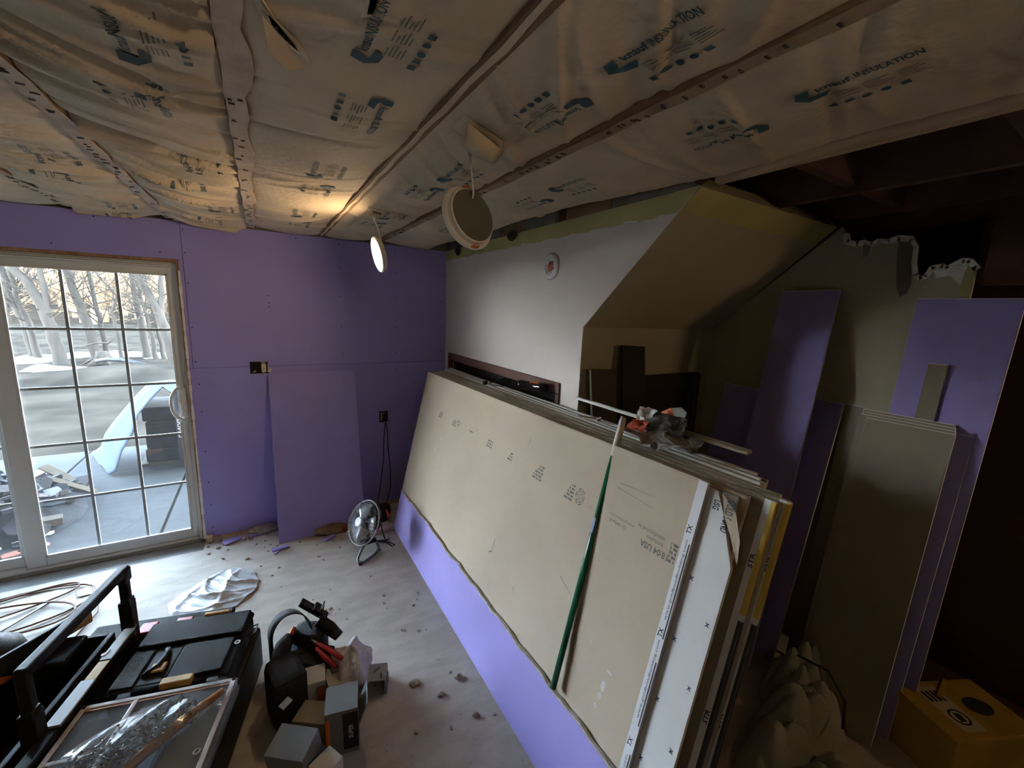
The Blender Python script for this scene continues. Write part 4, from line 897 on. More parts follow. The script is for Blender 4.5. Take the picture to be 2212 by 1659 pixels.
# ---- purple panel leaning on the back wall
def lean_board(name, x0, x1, z1, ybot, ytop, th, face, edge, label, dx=0, cat='drywall sheet', group=None, dz=0):
    t = thing(name, ((x0+x1)/2, ybot, 0), label, cat, group)
    d = Vector((0, ytop-ybot, z1)).normalized(); nrm = Vector((0, -d.z, d.y)); H = math.hypot(ytop-ybot, z1)
    def P(x, s, o): return Vector((x+dx*s/H, ybot, .002+nrm.y*0))+d*s+nrm*o
    n = 24; edge_j = [random.uniform(-.0025, .0025) for _ in range(n+1)]
    L0 = [P(x0+edge_j[i], H*i/n, 0) for i in range(n+1)]; L1 = [P(x0+edge_j[i], H*i/n, -th) for i in range(n+1)]; Rr0 = [P(x1, H*i/n, 0) for i in range(n+1)]; Rr1 = [P(x1, H*i/n, -th) for i in range(n+1)]
    b = MB().grid([L0, L1]); b.grid([Rr1, Rr0]); b.add([L0[-1], Rr0[-1], Rr1[-1], L1[-1]], [(0, 1, 2, 3)]); b.add([L0[0], Rr0[0], Rr1[0], L1[0]], [(3, 2, 1, 0)]); build('gypsum_core', b, edge, t)
    b = MB().grid([[p+nrm*.0004 for p in L0], [p+nrm*.0004 for p in Rr0]]); b.grid([[p-nrm*.0004 for p in L1], [p-nrm*.0004 for p in Rr1]]); build('paper_face', b, face, t)
    return t
t = lean_board('drywall_board', -1.435, -.812, 1.262, -.288, -.017, TH, purple, purple_e, 'purple drywall panel leaning on the purple wall left of the fan', dx=-.0)
b = MB().box((-1.40, -.034, 1.2555), (-.83, -.004, 1.2615)); 
# ---- switch box and outlet
sb = thing('switch_box', (-1.49, -.0, 1.255), 'black double electrical box with a cream switch left of the leaning purple panel', 'switch')
b = MB(); b.box((-1.548, -.002, 1.262), (-1.432, .0, 1.352)); build('box_rim', b, blackp_d, sb)
b = MB().box((-1.54, -.0035, 1.268), (-1.44, -.0022, 1.346)); build('dark_interior', b, voidm, sb)
sw = build('switch_body', MB().box((-1.475, -.016, 1.272), (-1.444, -.004, 1.335)), cream, sb, bevel=.003)
build('toggle', MB().obox((-1.4595, -.021, 1.300), (1, 0, 0), (0, 1, .5), (0, -.5, 1), (.005, .007, .010)), cream, sw, bevel=.002)
b = MB()
for z in (1.262, 1.345):
    b.box((-1.472, -.0155, z-.006), (-1.447, -.013, z+.006))
    for x in (-1.473, -1.446): b.ring((x, -.0145, z+(.008 if z > 1.3 else -.008)), (0, 1, 0), .005, .0018, 12, 5)
build('mounting_strap', b, chrome, sw)
build('wire_nut', MB().tube([(-1.53, -.006, 1.272), (-1.512, -.010, 1.284)], [.003, .007], 8), brass, sb)
build('wire_stub', MB().tube([(-1.436, -.004, 1.318), (-1.428, -.012, 1.312), (-1.434, -.010, 1.298)], .004, 6), cream, sb, smooth=True)
build('wire_stub', MB().obox((-1.422, -.020, 1.286), (1, 0, -.6), (0, 1, 0), (.6, 0, 1), (.011, .008, .014)), cream, sb)
b = MB().tube([(-1.49, -.004, 1.33), (-1.50, -.008, 1.31), (-1.512, -.006, 1.29)], .0025, 6); build('wire_stub', b, blackp, sb)
ou = thing('wall_outlet', (-.575, 0, .78), 'wall outlet with two black plugs and hanging cords beside the stack', 'outlet')
build('box_rim', MB().box((-.612, -.002, .785), (-.538, .0, .885)), blackp_d, ou)
build('outlet_body', MB().box((-.60, -.008, .80), (-.566, -.0022, .87)), cream, ou, bevel=.003)
for z in (.852, .815): build('plug', MB().obox((-.575, -.026, z), (1, 0, 0), (0, 1, 0), (0, 0, 1), (.018, .018, .014)), blackp, ou, bevel=.004)
build('cord', MB().tube([(-.575, -.04, .845), (-.57, -.055, .80), (-.585, -.045, .65), (-.59, -.04, .45), (-.62, -.05, .25), (-.66, -.1, .1), (-.68, -.2, .012), (-.70, -.33, .008)], .004, 6), blackp, ou, smooth=True)
build('cord', MB().tube([(-.570, -.04, .808), (-.56, -.06, .74), (-.55, -.05, .55), (-.535, -.05, .38), (-.54, -.08, .2), (-.60, -.14, .06), (-.64, -.22, .008)], .004, 6), blackp, ou, smooth=True)
# ================================================================== HANGING WAFER LAMPS
def wafer(label, c, n, top, lit, K=1.15):
    c = Vector(c); n = Vector(n).normalized(); top = Vector(top)     # n = direction of the luminous face
    t = thing('hanging_lamp', tuple(c-Vector((0, 0, .085))), label, 'lamp', 'round wafer lamps hanging from the ceiling')
    build('trim_ring', MB().lathe(c, -n, [(r_*K, h_) for r_, h_ in [(.0805, -.004), (.085, -.002), (.086, .004), (.084, .008), (.074, .010), (.0735, .026), (.070, .028), (.0, .028)]], 48), cloud, t, smooth=False)
    build('diffuser', MB().lathe(c, n, [(.0803*K, .0), (.079*K, .0045), (.0, .0055)], 40), {3: lamp_mid, 2: lamp_dim, 1: lamp_on, 0: cloud}[int(lit)], t)
    bk = build('back_plate', MB().lathe(c, -n, [(.0695*K, .0275), (.068*K, .0315), (.0, .032)], 40), lampback, t)
    a = n.cross(Vector((0, 0, 1))).normalized(); up_v = a.cross(n).normalized()
    if up_v.z < 0: up_v = -up_v
    att = c-n*.034+up_v*.05
    pts = [att, att+Vector((0, 0, .012))-n*.004, top+(att-top)*.6+Vector((.003, .002, 0)), top+Vector((0, 0, -.045)), top+Vector((0, 0, .015))]
    build('cord', MB().tube(pts, .0032, 8), cloud, t, smooth=True)
    build('connector', MB().tube([top+Vector((0, 0, -.052)), top+Vector((0, 0, -.045)), top+Vector((0, 0, -.012)), top+Vector((0, 0, -.008)), top+Vector((0, 0, .02))], [.005, .0065, .0065, .009, .009], 10), cloud, t, smooth=True)
    for s in (-1, 1):
        q = c-n*.020+up_v*(.080*s)
        cl = build('spring_clip', MB().tube([q, q-n*.014+up_v*.010*s, q-n*.006+up_v*.020*s, q+n*.006+up_v*.016*s], .0016, 6), chrome, t, smooth=True)
        build('clip_pad', MB().obox(q+n*.010+up_v*.013*s, a, n, up_v, (.012, .012, .0022)), orangep, cl, bevel=.001)
    return t
wafer('lit round wafer lamp hanging edge-on by a cord near the back wall', (-.876, -1.15, 2.083), (-.97, .0, -.24), (-.888, -1.15, 2.312), True)
wafer('unlit round wafer lamp showing its dark back plate, hanging nearer the camera', (-.887, -2.37, 2.083), (-.25, .86, -.24), (-.885, -2.37, 2.312), False)

wafer('added lit wafer lamp hanging unseen behind the camera', (-.90, -4.80, 2.083), (-.72, .45, .50), (-.888, -4.80, 2.312), 3)  # added lamp out of view, brightens the ceiling and the purple wall
wafer('lit round wafer lamp hanging behind the camera near the dark doorway', (1.36, -4.60, 1.85), (-.30, .95, .10), (1.36, -4.60, 2.30), 2)

# ================================================================== FAN
fn = thing('floor_fan', (-.90, -.76, 0), 'small grey metal floor fan with wire cage tilted up in front of the leaning sheets', 'fan')
fc = Vector((-.905, -.735, .262)); fnv = Vector((-.80, -.30, .45)).normalized(); R_f = .155
fa = fnv.cross(Vector((0, 0, 1))).normalized(); fb = fa.cross(fnv).normalized()
def fp(r, a, h): return fc+(fa*math.cos(a)+fb*math.sin(a))*r+fnv*h
b = MB()
for k in range(40):
    a = 2*math.pi*k/40; b.tube([fp(.032, a, .050), fp(.085, a+.05, .048), fp(.130, a+.08, .036), fp(R_f, a+.10, .0)], .0015, 3, cap=False)
for r_, h in ((.075, .049), (.118, .041), (.145, .022)): b.ring(fc+fnv*h, fnv, r_, .0013, 30, 4)
build('front_grille', b, steel_d, fn, smooth=True)
b = MB()
for k in range(32):
    a = 2*math.pi*k/32; b.tube([fp(R_f, a, .0), fp(.148, a, -.03), fp(.11, a, -.055), fp(.045, a, -.062)], .0012, 3, cap=False)
for r_, h in ((.09, -.058), (.125, -.047)): b.ring(fc+fnv*h, fnv, r_, .0013, 30, 4)
build('rear_grille', b, steel_d, fn, smooth=True)
build('rim_band', MB().ring(fc, fnv, R_f, .005, 44, 8), greyp, fn, smooth=True)
build('badge', MB().lathe(fc+fnv*.046, fnv, [(.033, 0), (.033, .005), (.028, .008), (.0, .009)], 28), M('pale_badge', (.45, .48, .50), .4), fn)
for k in range(3):
    b = MB(); a0 = 2*math.pi*k/3+.4; b.grid([[fp(r_, a0+da*(1+.3*(r_-.03)/.1), .012-.028*da) for r_ in (.028, .06, .10, .135)] for da in (0, .25, .5, .75, .95)])
    build('blade', b, M('blade_metal', (.40, .43, .46), .3, .06, 8, metal=.7), fn, smooth=True, solid=.0015)
build('motor', MB().lathe(fc-fnv*.015, -fnv, [(.030, -.02), (.034, 0), (.046, .04), (.048, .08), (.040, .105), (.0, .115)], 20), blackp, fn, smooth=True)
piv = [fc+fa*s*(R_f+.006)*.0+Vector((0, 0, -.15)) for s in (1,)][0]
hinge = Vector((-.865, -.755, .118))
build('yoke', MB().tube([fc-fnv*.03-fb*.135, hinge+Vector((0, 0, .02)), hinge], [.009, .010, .012], 8), steel_d, fn, smooth=True)
build('bracket', MB().obox(hinge, (1, .15, 0), (-.15, 1, 0), (0, 0, 1), (.035, .020, .012)), blackp, fn, bevel=.003)
fl_pts = [hinge+Vector((-.03, 0, 0)), Vector((-.935, -.765, .07)), Vector((-.965, -.79, .022)), Vector((-.962, -.815, .012)), Vector((-.93, -.83, .011)), Vector((-.85, -.775, .011)), Vector((-.805, -.73, .012)), Vector((-.800, -.715, .03)), hinge+Vector((.03, .01, 0))]
build('stand_loop', MB().tube(fl_pts, .0095, 10), steel_d, fn, smooth=True)
build('rear_leg', MB().tube([hinge+Vector((.01, .01, 0)), Vector((-.82, -.66, .05)), Vector((-.80, -.60, .011)), Vector((-.70, -.62, .011))], .008, 8), steel_d, fn, smooth=True)
for p in ((-.955, -.835), (-.80, -.715)): build('foot', MB().box((p[0]-.012, p[1]-.012, 0), (p[0]+.012, p[1]+.012, .012)), blackp, fn, bevel=.003)
build('power_cord', MB().tube([fc-fnv*.11, Vector((-.775, -.66, .22)), Vector((-.76, -.66, .12)), Vector((-.735, -.68, .03)), Vector((-.70, -.72, .008)), Vector((-.68, -.71, .008)), Vector((-.70, -.66, .008)), Vector((-.80, -.60, .02)), Vector((-.84, -.50, .006)), Vector((-.76, -.40, .006))], .0045, 6), blackp, fn, smooth=True)
# dark power tool and charger in the corner behind the fan
pt_ = thing('power_tool', (-.70, -.28, 0), 'dark power tool with orange red trim on the floor in the back corner', 'power tool')
build('housing', MB().lathe((-.76, -.30, .10), (1, .1, .0), [(.0, 0), (.045, .005), (.055, .03), (.055, .12), (.042, .15), (.0, .16)], 16), blackp_d, pt_, smooth=True)
build('base_block', MB().box((-.79, -.36, .0), (-.64, -.24, .055)), blackp_d, pt_, bevel=.01)
build('orange_trim', MB().tube([(-.655, -.36, .13), (-.640, -.365, .10), (-.645, -.37, .07)], .009, 8), M('orange_red', (.75, .08, .02), .4), pt_, smooth=True)
# foam block
b = MB().obox((-.705, -.435, .019), (1, .25, 0), (-.25, 1, 0), (0, 0, 1), (.075, .05, .018)); tag(build('foam_block', b, paleblk, bevel=.004), 'pale pinkish foam block on the floor behind the fan', 'block')
# purple scraps and rubble along the wall foot
for i, (x, y, yaw, hx, hy, lb) in enumerate([(-1.43, -.375, .15, .055, .018, 'purple drywall scrap at the foot of the leaning panel'), (-1.455, -.43, 1.0, .022, .008, 'tiny purple drywall sliver below the leaning panel scrap'), (-1.74, -.10, .5, .055, .03, 'purple drywall scrap with torn paper beside the door corner'),
        (-1.10, -.385, .5, .05, .018, 'purple drywall scrap between the leaning panel and the fan'), (-1.57, -.075, .1, .07, .022, 'flat purple drywall scrap against the wall left of the leaning panel')]):
    b = MB().obox((x, y, .011), (math.cos(yaw), math.sin(yaw), 0), (-math.sin(yaw), math.cos(yaw), .05), (0, 0, 1), (hx, hy, .0065)); b.use(purple)
    tag(build('drywall_scrap', b, purple, bevel=.003), lb, 'drywall scrap', 'purple scraps at the wall foot')
tuft((-1.53, -.06, .035), (.11, .035, .03), 'pale insulation tuft at the wall foot left of the leaning panel', M('pale_fluff', (.38, .35, .29), .95, .3, 20, .8, 60))
tuft((-1.06, -.30, .035), (.12, .05, .035), 'brown insulation tuft at the wall foot beside the fan', M('brown_fluff', (.25, .17, .11), .95, .3, 20, .8, 60))
tuft((-.975, -.33, .03), (.03, .03, .03), 'small rusty brown wad beside the fan cage', M('rust_wad', (.30, .10, .04), .9, .3, 20, .5, 60))
b = MB(); r = random.Random(8)
for i in range(190):
    if i < 90: x, y = r.uniform(-1.9, -.65), -.03-abs(r.gauss(0, .18))
    else: x, y = r.uniform(-1.9, -.65), r.uniform(-3.0, -.3)
    s_ = r.uniform(.002, .006)*(1.6 if i < 60 else 1); a = r.uniform(0, 3)
    b.obox((x, y, s_*.5), (math.cos(a), math.sin(a), 0), (-math.sin(a), math.cos(a), 0), (0, 0, 1), (s_*1.5, s_, s_*.5))
tag(build('floor_crumbs', b, M('grit', (.33, .29, .24), .95, .5, 60), loc=(-1.2, -1, 0)), 'plaster crumbs and grit scattered over the concrete floor', 'grit', kind='stuff')
for i, (x, y, s_) in enumerate([(-.92, -1.93, .03), (-.83, -2.05, .02), (-.72, -2.0, .022), (-.73, -2.22, .018)]):
    tuft((x, y, .008), (s_, s_*.7, .008), ['pale dust tuft on the floor left of the purple strip', 'small dust tuft near the lower edge of the floor', 'dust tuft close against the purple strip', 'tiny dust tuft by the purple strip near the camera'][i], MATS['pale_fluff'])
b = MB().box((-1.9, -.05, 0), (-1.86, -.012, .05)); tag(build('stud_stub', b, lumber_l, bevel=.002), 'short stub of pale lumber standing at the door corner', 'wood')

# ================================================================== CLEAR BAG ON FLOOR, CORDS
def sheet_bag(name, outline, h, mat, label, cat, seed, n=28, m=14, amp=.012):
    r = random.Random(seed); c = Vector((sum(p[0] for p in outline)/len(outline), sum(p[1] for p in outline)/len(outline), 0)); ph = [r.uniform(0, 6) for _ in range(6)]
    N = len(outline); P = []; Bt = []
    for i in range(m+1):
        t = i/m; row = []; rb = []
        for k in range(n+1):
            q = k/n*N; a, f = int(q) % N, q-int(q); e = Vector((*outline[a], 0)).lerp(Vector((*outline[(a+1) % N], 0)), f); p = c.lerp(e, t)
            z = h*(.55-.55*t**2.2)+amp*(1-t*.6)*sum(w_*(1-abs(math.sin(f_*(p.x*math.cos(o_)+p.y*math.sin(o_))+q_+1.5*math.sin(7*p.x-9*p.y+q_))))**3 for f_, o_, w_, q_ in ((19, .5, 1.3, ph[0]), (31, 1.4, .9, ph[1]), (27, -.6, 1.0, ph[2]), (55, .9, .5, ph[3])))
            row.append((p.x, p.y, max(.004, z+.006))); rb.append((p.x, p.y, .002))
        P.append(row); Bt.append(rb)
    b = MB().grid(P); b.grid(Bt); o = build(name, b, mat, smooth=True); return tag(o, label, cat)
bagm = M('milky_bag_film', (.62, .66, .70), .3, .12, 6, .5, 22, spec=.6)
sheet_bag('plastic_bag', [(-2.00, -.86), (-2.03, -.72), (-1.92, -.60), (-1.80, -.50), (-1.68, -.50), (-1.60, -.58), (-1.57, -.70), (-1.58, -.80), (-1.68, -.92), (-1.84, -.96)], .035, bagm, 'crumpled clear plastic bag spread on the floor behind the toolboxes', 'plastic bag', 4, n=90, m=44, amp=.016)
sheet_bag('paper_scrap', [(-2.52, -.33), (-2.40, -.27), (-2.30, -.26), (-2.33, -.33), (-2.42, -.40), (-2.50, -.40)], .006, whitepap, 'torn white paper scrap on the floor by the cord loops', 'paper scrap', 9, amp=.003)
ex = thing('extension_cord', (-2.7, -.5, 0), 'thin brown extension cord looped on the floor under the door', 'cord')
def loop(cx, cy, rx, ry, a0, a1, rot, z, n=26):
    return [(cx+rx*math.cos(a)*math.cos(rot)-ry*math.sin(a)*math.sin(rot), cy+rx*math.cos(a)*math.sin(rot)+ry*math.sin(a)*math.cos(rot), z+.003*math.sin(a*3)) for a in np.linspace(a0, a1, n)]
build('loop', MB().tube(loop(-2.78, -.42, .36, .20, -2.4, 2.6, .1, .009), .0055, 8), brownrub, ex, smooth=True)
build('loop', MB().tube(loop(-2.76, -.50, .30, .14, -2.8, 2.9, -.25, .018), .0055, 8), brownrub, ex, smooth=True)
build('loop', MB().tube(loop(-2.85, -.36, .34, .10, -2.6, 2.0, .3, .012), .0055, 8), brownrub, ex, smooth=True)
build('loose_end', MB().tube([(-2.46, -.30, .01), (-2.40, -.45, .008), (-2.36, -.62, .008), (-2.40, -.80, .008), (-2.46, -.95, .008)], .0055, 8), brownrub, ex, smooth=True)
build('plug_end', MB().tube([(-2.98, -.42, .02), (-2.93, -.40, .022), (-2.88, -.38, .02)], [.012, .022, .014], 10), blackp, ex, smooth=True)
b = MB().tube([(-2.62, -.40, .012), (-2.95, -.88, .012)], .007, 8); tag(build('metal_rod', b, steel_d, smooth=True), 'straight dark metal rod on the floor among the cord loops', 'rod')

# ================================================================== TOOLBOXES (frame U right, V away)
U = Vector((.97, -.243, 0)).normalized(); V = Vector((.243, .97, 0)).normalized(); W = Vector((0, 0, 1)); TO = Vector((-1.805, -1.63, 0))
def T(u, v, z): return TO+U*u+V*v+W*z
def tb(u0, u1, v0, v1, z0, z1): return MB().obox(T((u0+u1)/2, (v0+v1)/2, (z0+z1)/2), U, V, W, ((u1-u0)/2, (v1-v0)/2, (z1-z0)/2))
# rolling base with telescoping handle
rb = thing('rolling_toolbox', T(-.08, -.2, 0), 'large black rolling toolbox with raised telescoping handle at lower left', 'toolbox')
build('body', tb(-.24, .22, -.68, .20, .03, .245), blackp, rb, bevel=.015)
b = MB()
for k in range(12): b.obox(T(-.247, -.60+.068*k, .16), U, V, W, (.006, .010, .085))
build('side_ribs', b, lidp, rb, bevel=.002)
for v in (-.55, .1): build('wheel', MB().lathe(T(-.20, v, .035), U, [(.0, -.02), (.033, -.02), (.033, .02), (.0, .02)], 18), blackp_d, rb)
HU = -.295
hz = .615
h0, h1 = T(HU, .212, hz), T(HU, -.34, hz)
def bar(p, q, w1, w2):
    d = (Vector(q)-Vector(p)); s = d.cross(W) if abs(d.normalized().z) < .9 else d.cross(V); s.normalize(); n2 = s.cross(d).normalized(); return MB().obox((Vector(p)+Vector(q))/2, d, s, n2, (d.length/2, w1, w2))
build('handle_grip', bar(h0+V*.012, h1, .017, .019), blackp, rb, bevel=.006)
for v, nm in ((.205, 'handle_leg'), (-.33, 'handle_leg')):
    lg = build(nm, bar(T(HU, v, hz), T(HU, v, .40), .017, .013), blackp, rb, bevel=.004)
    build('leg_sleeve', bar(T(HU, v, .47), T(HU, v, .10), .024, .021), blackp_d, rb, bevel=.004)
    build('release_tab', MB().obox(T(HU+.016, v-.012, .475), U, V, W, (.010, .022, .016)), blackp, lg, bevel=.003)
build('corner_knuckle', MB().obox(T(HU, .205, hz-.02), U, V, W, (.019, .028, .032)), blackp, rb, bevel=.008)
# latch rail: grey latches with an amber label
build('latch_rail', tb(-.285, -.246, -.50, .17, .345, .372), blackp_d, rb, bevel=.004)
build('grey_latch', tb(-.282, -.242, -.03, .14, .373, .380), greyp, rb, bevel=.002)
build('amber_label', tb(-.280, -.244, -.12, -.035, .373, .378), ambr, rb, bevel=.001)
build('grey_latch', tb(-.286, -.240, -.31, -.125, .373, .382), greyp, rb, bevel=.002)
# black open bin on the left
bn = thing('tool_bin', T(-.50, -.15, 0), 'deep black open tool bin under the toolbox handle at the left edge', 'tool bin')
b = MB()
for u0, u1, v0, v1, z0, z1 in [(-.78, -.325, -.62, .16, 0, .02), (-.78, -.76, -.62, .16, .02, .36), (-.345, -.325, -.62, .16, .02, .36), (-.76, -.345, -.62, -.60, .02, .36), (-.76, -.345, .14, .16, .02, .36)]:
    q = tb(u0, u1, v0, v1, z0, z1); b.add(q.v, q.f)
build('bin_walls', b, blackp_d, bn, bevel=.004)
build('rounded_lid', MB().obox(T(-.55, .06, .375), U, V, W, (.15, .075, .014)), lidp, bn, bevel=.012)
b = MB().obox(T(-.60, -.16, .26), U, V, W, (.06, .07, .05)); tag(build('yellow_block', MB().obox(T(-.52, -.22, .345), (U+V*.7), (V-U*.7), W, (.035, .075, .035)), yellowp, bevel=.006), 'yellow block standing in the black bin at the left edge', 'block')
b = MB().obox(T(-.54, .04, .42), (U*.55+V), W, (V*.55-U), (.19, .035, .008)); tag(build('black_sheath', b, blackp, bevel=.004), 'long narrow black plastic sheath resting across the bin at the left edge', 'sheath')
b = MB().obox(T(-.455, .17, .415), (U*.55+V), W, (V*.55-U), (.05, .025, .01)); tag(build('leather_scrap', b, leather, bevel=.006), 'tan leather scrap at the tip of the black sheath', 'leather')
orr = thing('orange_tool_case', T(-.66, .13, .30), 'black and orange rounded tool case at the left edge of the picture', 'tool case')
build('shell', MB().lathe(T(-.70, .09, .36), W, [(.0, .095), (.06, .085), (.10, .05), (.115, .0), (.11, -.06)], 20), blackp, orr, smooth=True)
build('orange_band', MB().lathe(T(-.70, .09, .36), W, [(.117, -.012), (.119, -.02), (.119, -.045), (.114, -.05)], 20), orangep, orr, smooth=True)
for i, (u, v) in enumerate([(-.40, -.36), (-.56, -.42), (-.29, .0)]):
    P = [T(u, v, .38), T(u+.022, v+.02, .38), T(u+.018, v-.004, .38), T(u+.006, v-.012, .38)]
    tag(build('plastic_shard', MB().prism(P, (0, 0, .003)), whitepap), ['small white plastic shard on the black bin', 'white plastic shard at the lower left corner', 'tiny white shard beside the grey latch'][i], 'shard')
# red-latched toolbox behind
rd = thing('toolbox', T(-.25, .32, 0), 'black toolbox with red latches behind the charcoal case', 'toolbox')
build('body', tb(-.50, .06, .24, .36, 0, .225), blackp, rd, bevel=.012)
build('lid', tb(-.505, .065, .235, .365, .226, .255), lidp, rd, bevel=.010)
for u in (-.27, -.13, .0): build('latch', MB().obox(T(u, .28, .262), U, V, W, (.032, .035, .008)), redp, rd, bevel=.004)
# charcoal case with stepped lid
cs_ = thing('power_tool_case', T(0, 0, .246), 'charcoal plastic tool case with stepped lid and amber clips in the foreground', 'tool case')
build('shell', tb(-.195, .20, -.18, .175, .247, .318), blackp, cs_, bevel=.012)
ld = build('lid', tb(-.20, .205, -.185, .18, .320, .345), lidp, cs_, bevel=.012)
build('raised_panel', tb(-.19, .195, .03, .17, .346, .362), lidp, ld, bevel=.006)
build('raised_panel', tb(-.01, .175, -.165, .015, .346, .356), lidp, ld, bevel=.005)
build('raised_panel', tb(-.19, -.115, -.165, .015, .346, .352), lidp, ld, bevel=.004)
build('handle_well', tb(-.105, -.020, -.16, .012, .3455, .3475), blackp_d, ld)
build('carry_handle', MB().tube([T(-.10, -.13, .35), T(-.062, -.09, .358), T(-.055, -.03, .358), T(-.07, .005, .35)], .012, 8), blackp, ld, smooth=True)
build('amber_clip', tb(-.02, .085, -.195, -.16, .335, .362), ambr, cs_, bevel=.006)
build('amber_clip', tb(-.085, -.035, -.12, -.075, .352, .362), ambr, cs_, bevel=.005)
build('amber_clip', tb(.0, .10, .172, .195, .335, .366), ambr, cs_, bevel=.006)
build('side_eyelet', MB().ring(T(.19, -.02, .350), W, .009, .003, 18, 6), whitepap, cs_, smooth=True)
build('side_loop', MB().tube([T(.205, .13, .30), T(.232, .12, .315), T(.232, .07, .315), T(.205, .06, .30)], .003, 6), chrome, cs_, smooth=True)
# clear-lidded organiser
og = thing('parts_organiser', T(0, -.4, .246), 'clear lidded parts organiser box under a bag of screws in the foreground', 'organiser box')
ou0, ou1, ov0, ov1 = -.235, .245, -.62, -.215
build('tray', tb(ou0, ou1, ov0, ov1, .248, .272), blackp, og, bevel=.008)
b = MB()
for u0, u1, v0, v1 in [(ou0, ou0+.006, ov0, ov1), (ou1-.006, ou1, ov0, ov1), (ou0, ou1, ov1-.006, ov1), (ou0, ou1, ov0, ov0+.006), (-.075, -.070, ov0, ov1), (.085, .09, ov0, ov1), (ou0, -.075, -.42, -.415)]:
    q = tb(u0, u1, v0, v1, .273, .338); b.add(q.v, q.f)
build('dividers', b, clearp, og)
for i, (u0, u1, v0, v1, m_) in enumerate([(ou0+.01, -.08, -.41, ov1-.01, tan_d), (ou0+.01, -.08, ov0+.01, -.425, tan_d), (-.065, .08, ov0+.01, ov1-.01, greyp), (.095, ou1-.01, ov0+.01, ov1-.01, tan_d)]):
    build('compartment_fill', tb(u0, u1, v0, v1, .2735, .296+.006*i), m_, og, bevel=.003)
ldm = build('clear_lid', tb(ou0-.004, ou1+.004, ov0-.004, ov1+.004, .340, .3445), clearp, og)
b = MB()
for u0, u1, v0, v1 in [(ou0, ou0+.016, ov0, ov1), (ou1-.016, ou1, ov0, ov1), (ou0, ou1, ov1-.016, ov1), (-.078, -.062, ov0, ov1-.016), (ou0+.016, -.078, -.428, -.414)]:
    q = tb(u0, u1, v0, v1, .345, .352); b.add(q.v, q.f)
build('lid_ribs', b, M('frosted_rib', (.50, .46, .44), .25, .05, 10, spec=.7), ldm, bevel=.002)
b = tb(ou0+.016, ou1-.016, ov1-.024, ov1-.017, .345, .349); build('brown_seal', b, copper, ldm)
for u in (-.12, .16): build('lid_clip', MB().obox(T(u, ov1+.006, .352), U, V, W, (.018, .010, .008)), clearp, ldm, bevel=.003)
build('hinge_knuckles', MB().obox(T(ou1+.008, -.42, .33), U, V, W, (.006, .18, .012)), clearp, ldm, bevel=.002)
build('side_eyelet', MB().ring(T(.215, -.50, .356), W, .009, .003, 18, 6), greyp, og, smooth=True)
# bag of screws lying on the organiser
sg = thing('screw_bag', T(.0, -.42, .353), 'clear plastic bag full of grey screws lying on the organiser', 'bag of screws')
bc = T(.005, -.43, .353); bd = (U*.80+V*.60).normalized(); bs = W.cross(bd)
def bag_pt(s, a, sc_=1.0):
    wdt = .105*math.sqrt(max(0, 1-abs(s)**3))*(1-.18*s); hgt = .050*max(0, 1-s*s)**.6
    return bc+bd*(.235*s)+bs*(wdt*math.cos(a)*sc_)+W*(hgt*(math.sin(a)*.5+.5)*sc_*1.0+.004+.006*math.sin(9*s+5*a)*sc_*max(0, math.sin(a)))
b = MB().grid([[bag_pt(-.985+1.97*i/26, 2*math.pi*k/26) for k in range(27)] for i in range(27)])
build('bag_film', b, bagclear, sg, smooth=True)
b = MB(); e0 = bag_pt(.95, 0)
b.grid([[bc+bd*(.22+.07*i/6)+bs*(.09*(k/8-.5)*2*(1-.1*i))+W*(.012+.012*math.sin(k*1.9+i)) for k in range(9)] for i in range(7)]); build('bag_mouth', b, bagclear, sg, smooth=True)
scm = MB(); r = random.Random(4)
for i in range(420):
    s = r.uniform(-.85, .75); a = r.uniform(0, 6.28); rr = math.sqrt(r.random())*.82; c = bc+bd*(.235*s)+bs*(.09*rr*math.cos(a)*math.sqrt(1-abs(s)**3))+W*(.010+.034*max(0, 1-s*s)**.6*r.random())
    d = Vector((r.uniform(-1, 1), r.uniform(-1, 1), r.uniform(-.35, .35))).normalized(); L = r.uniform(.012, .018)
    scm.tube([c-d*L, c-d*(L-.004), c-d*(L-.005), c+d*L], [.0045, .0045, .0018, .0006], 5)
tag(build('screws', scm, M('zinc_screw', (.20, .20, .19), .45, .3, 30, metal=.5), sg), kind='stuff')
b = MB().tube([T(.22, -.28, .362), T(.15, -.36, .366), T(.07, -.46, .366), T(.03, -.53, .368)], [.012, .017, .018, .014], 12); hm = thing('hand_tool', T(.1, -.45, .353), 'varnished wooden tool handle lying under the screw bag', 'tool handle')
build('wooden_handle', b, woodh, hm, smooth=True); build('dark_head', MB().tube([T(.03, -.53, .368), T(-.02, -.60, .370)], [.020, .022], 12), blackp_d, hm, smooth=True)
# ================================================================== TOOL BELT, PLIERS, BOXES
bl = thing('tool_belt', (-1.40, -1.70, 0), 'black nylon tool belt with upright strap loop and pouches beside the charcoal case', 'tool belt')
def band(pts, wv, th, name, mat=nylon, parent=None):
    wv = [Vector(x) for x in wv] if isinstance(wv, list) else [Vector(wv)]*len(pts)
    P = [[Vector(p)-w_*.5 for p, w_ in zip(pts, wv)], [Vector(p)+w_*.5 for p, w_ in zip(pts, wv)]]
    return build(name, MB().grid(P), mat, parent, smooth=True, solid=th)
sp = []
for a in np.linspace(math.pi*1.02, -.35, 22):
    sp.append((-1.425+.082*math.cos(a)+.01*math.sin(a), -1.60-.02*math.cos(a), .235+.115*math.sin(a)))
sp = [(-1.505, -1.58, .06), (-1.506, -1.58, .16)]+sp+[(-1.345, -1.66, .12), (-1.36, -1.72, .03)]
band(sp, (.018, -.052, .006), .004, 'strap_loop', nylon, bl)
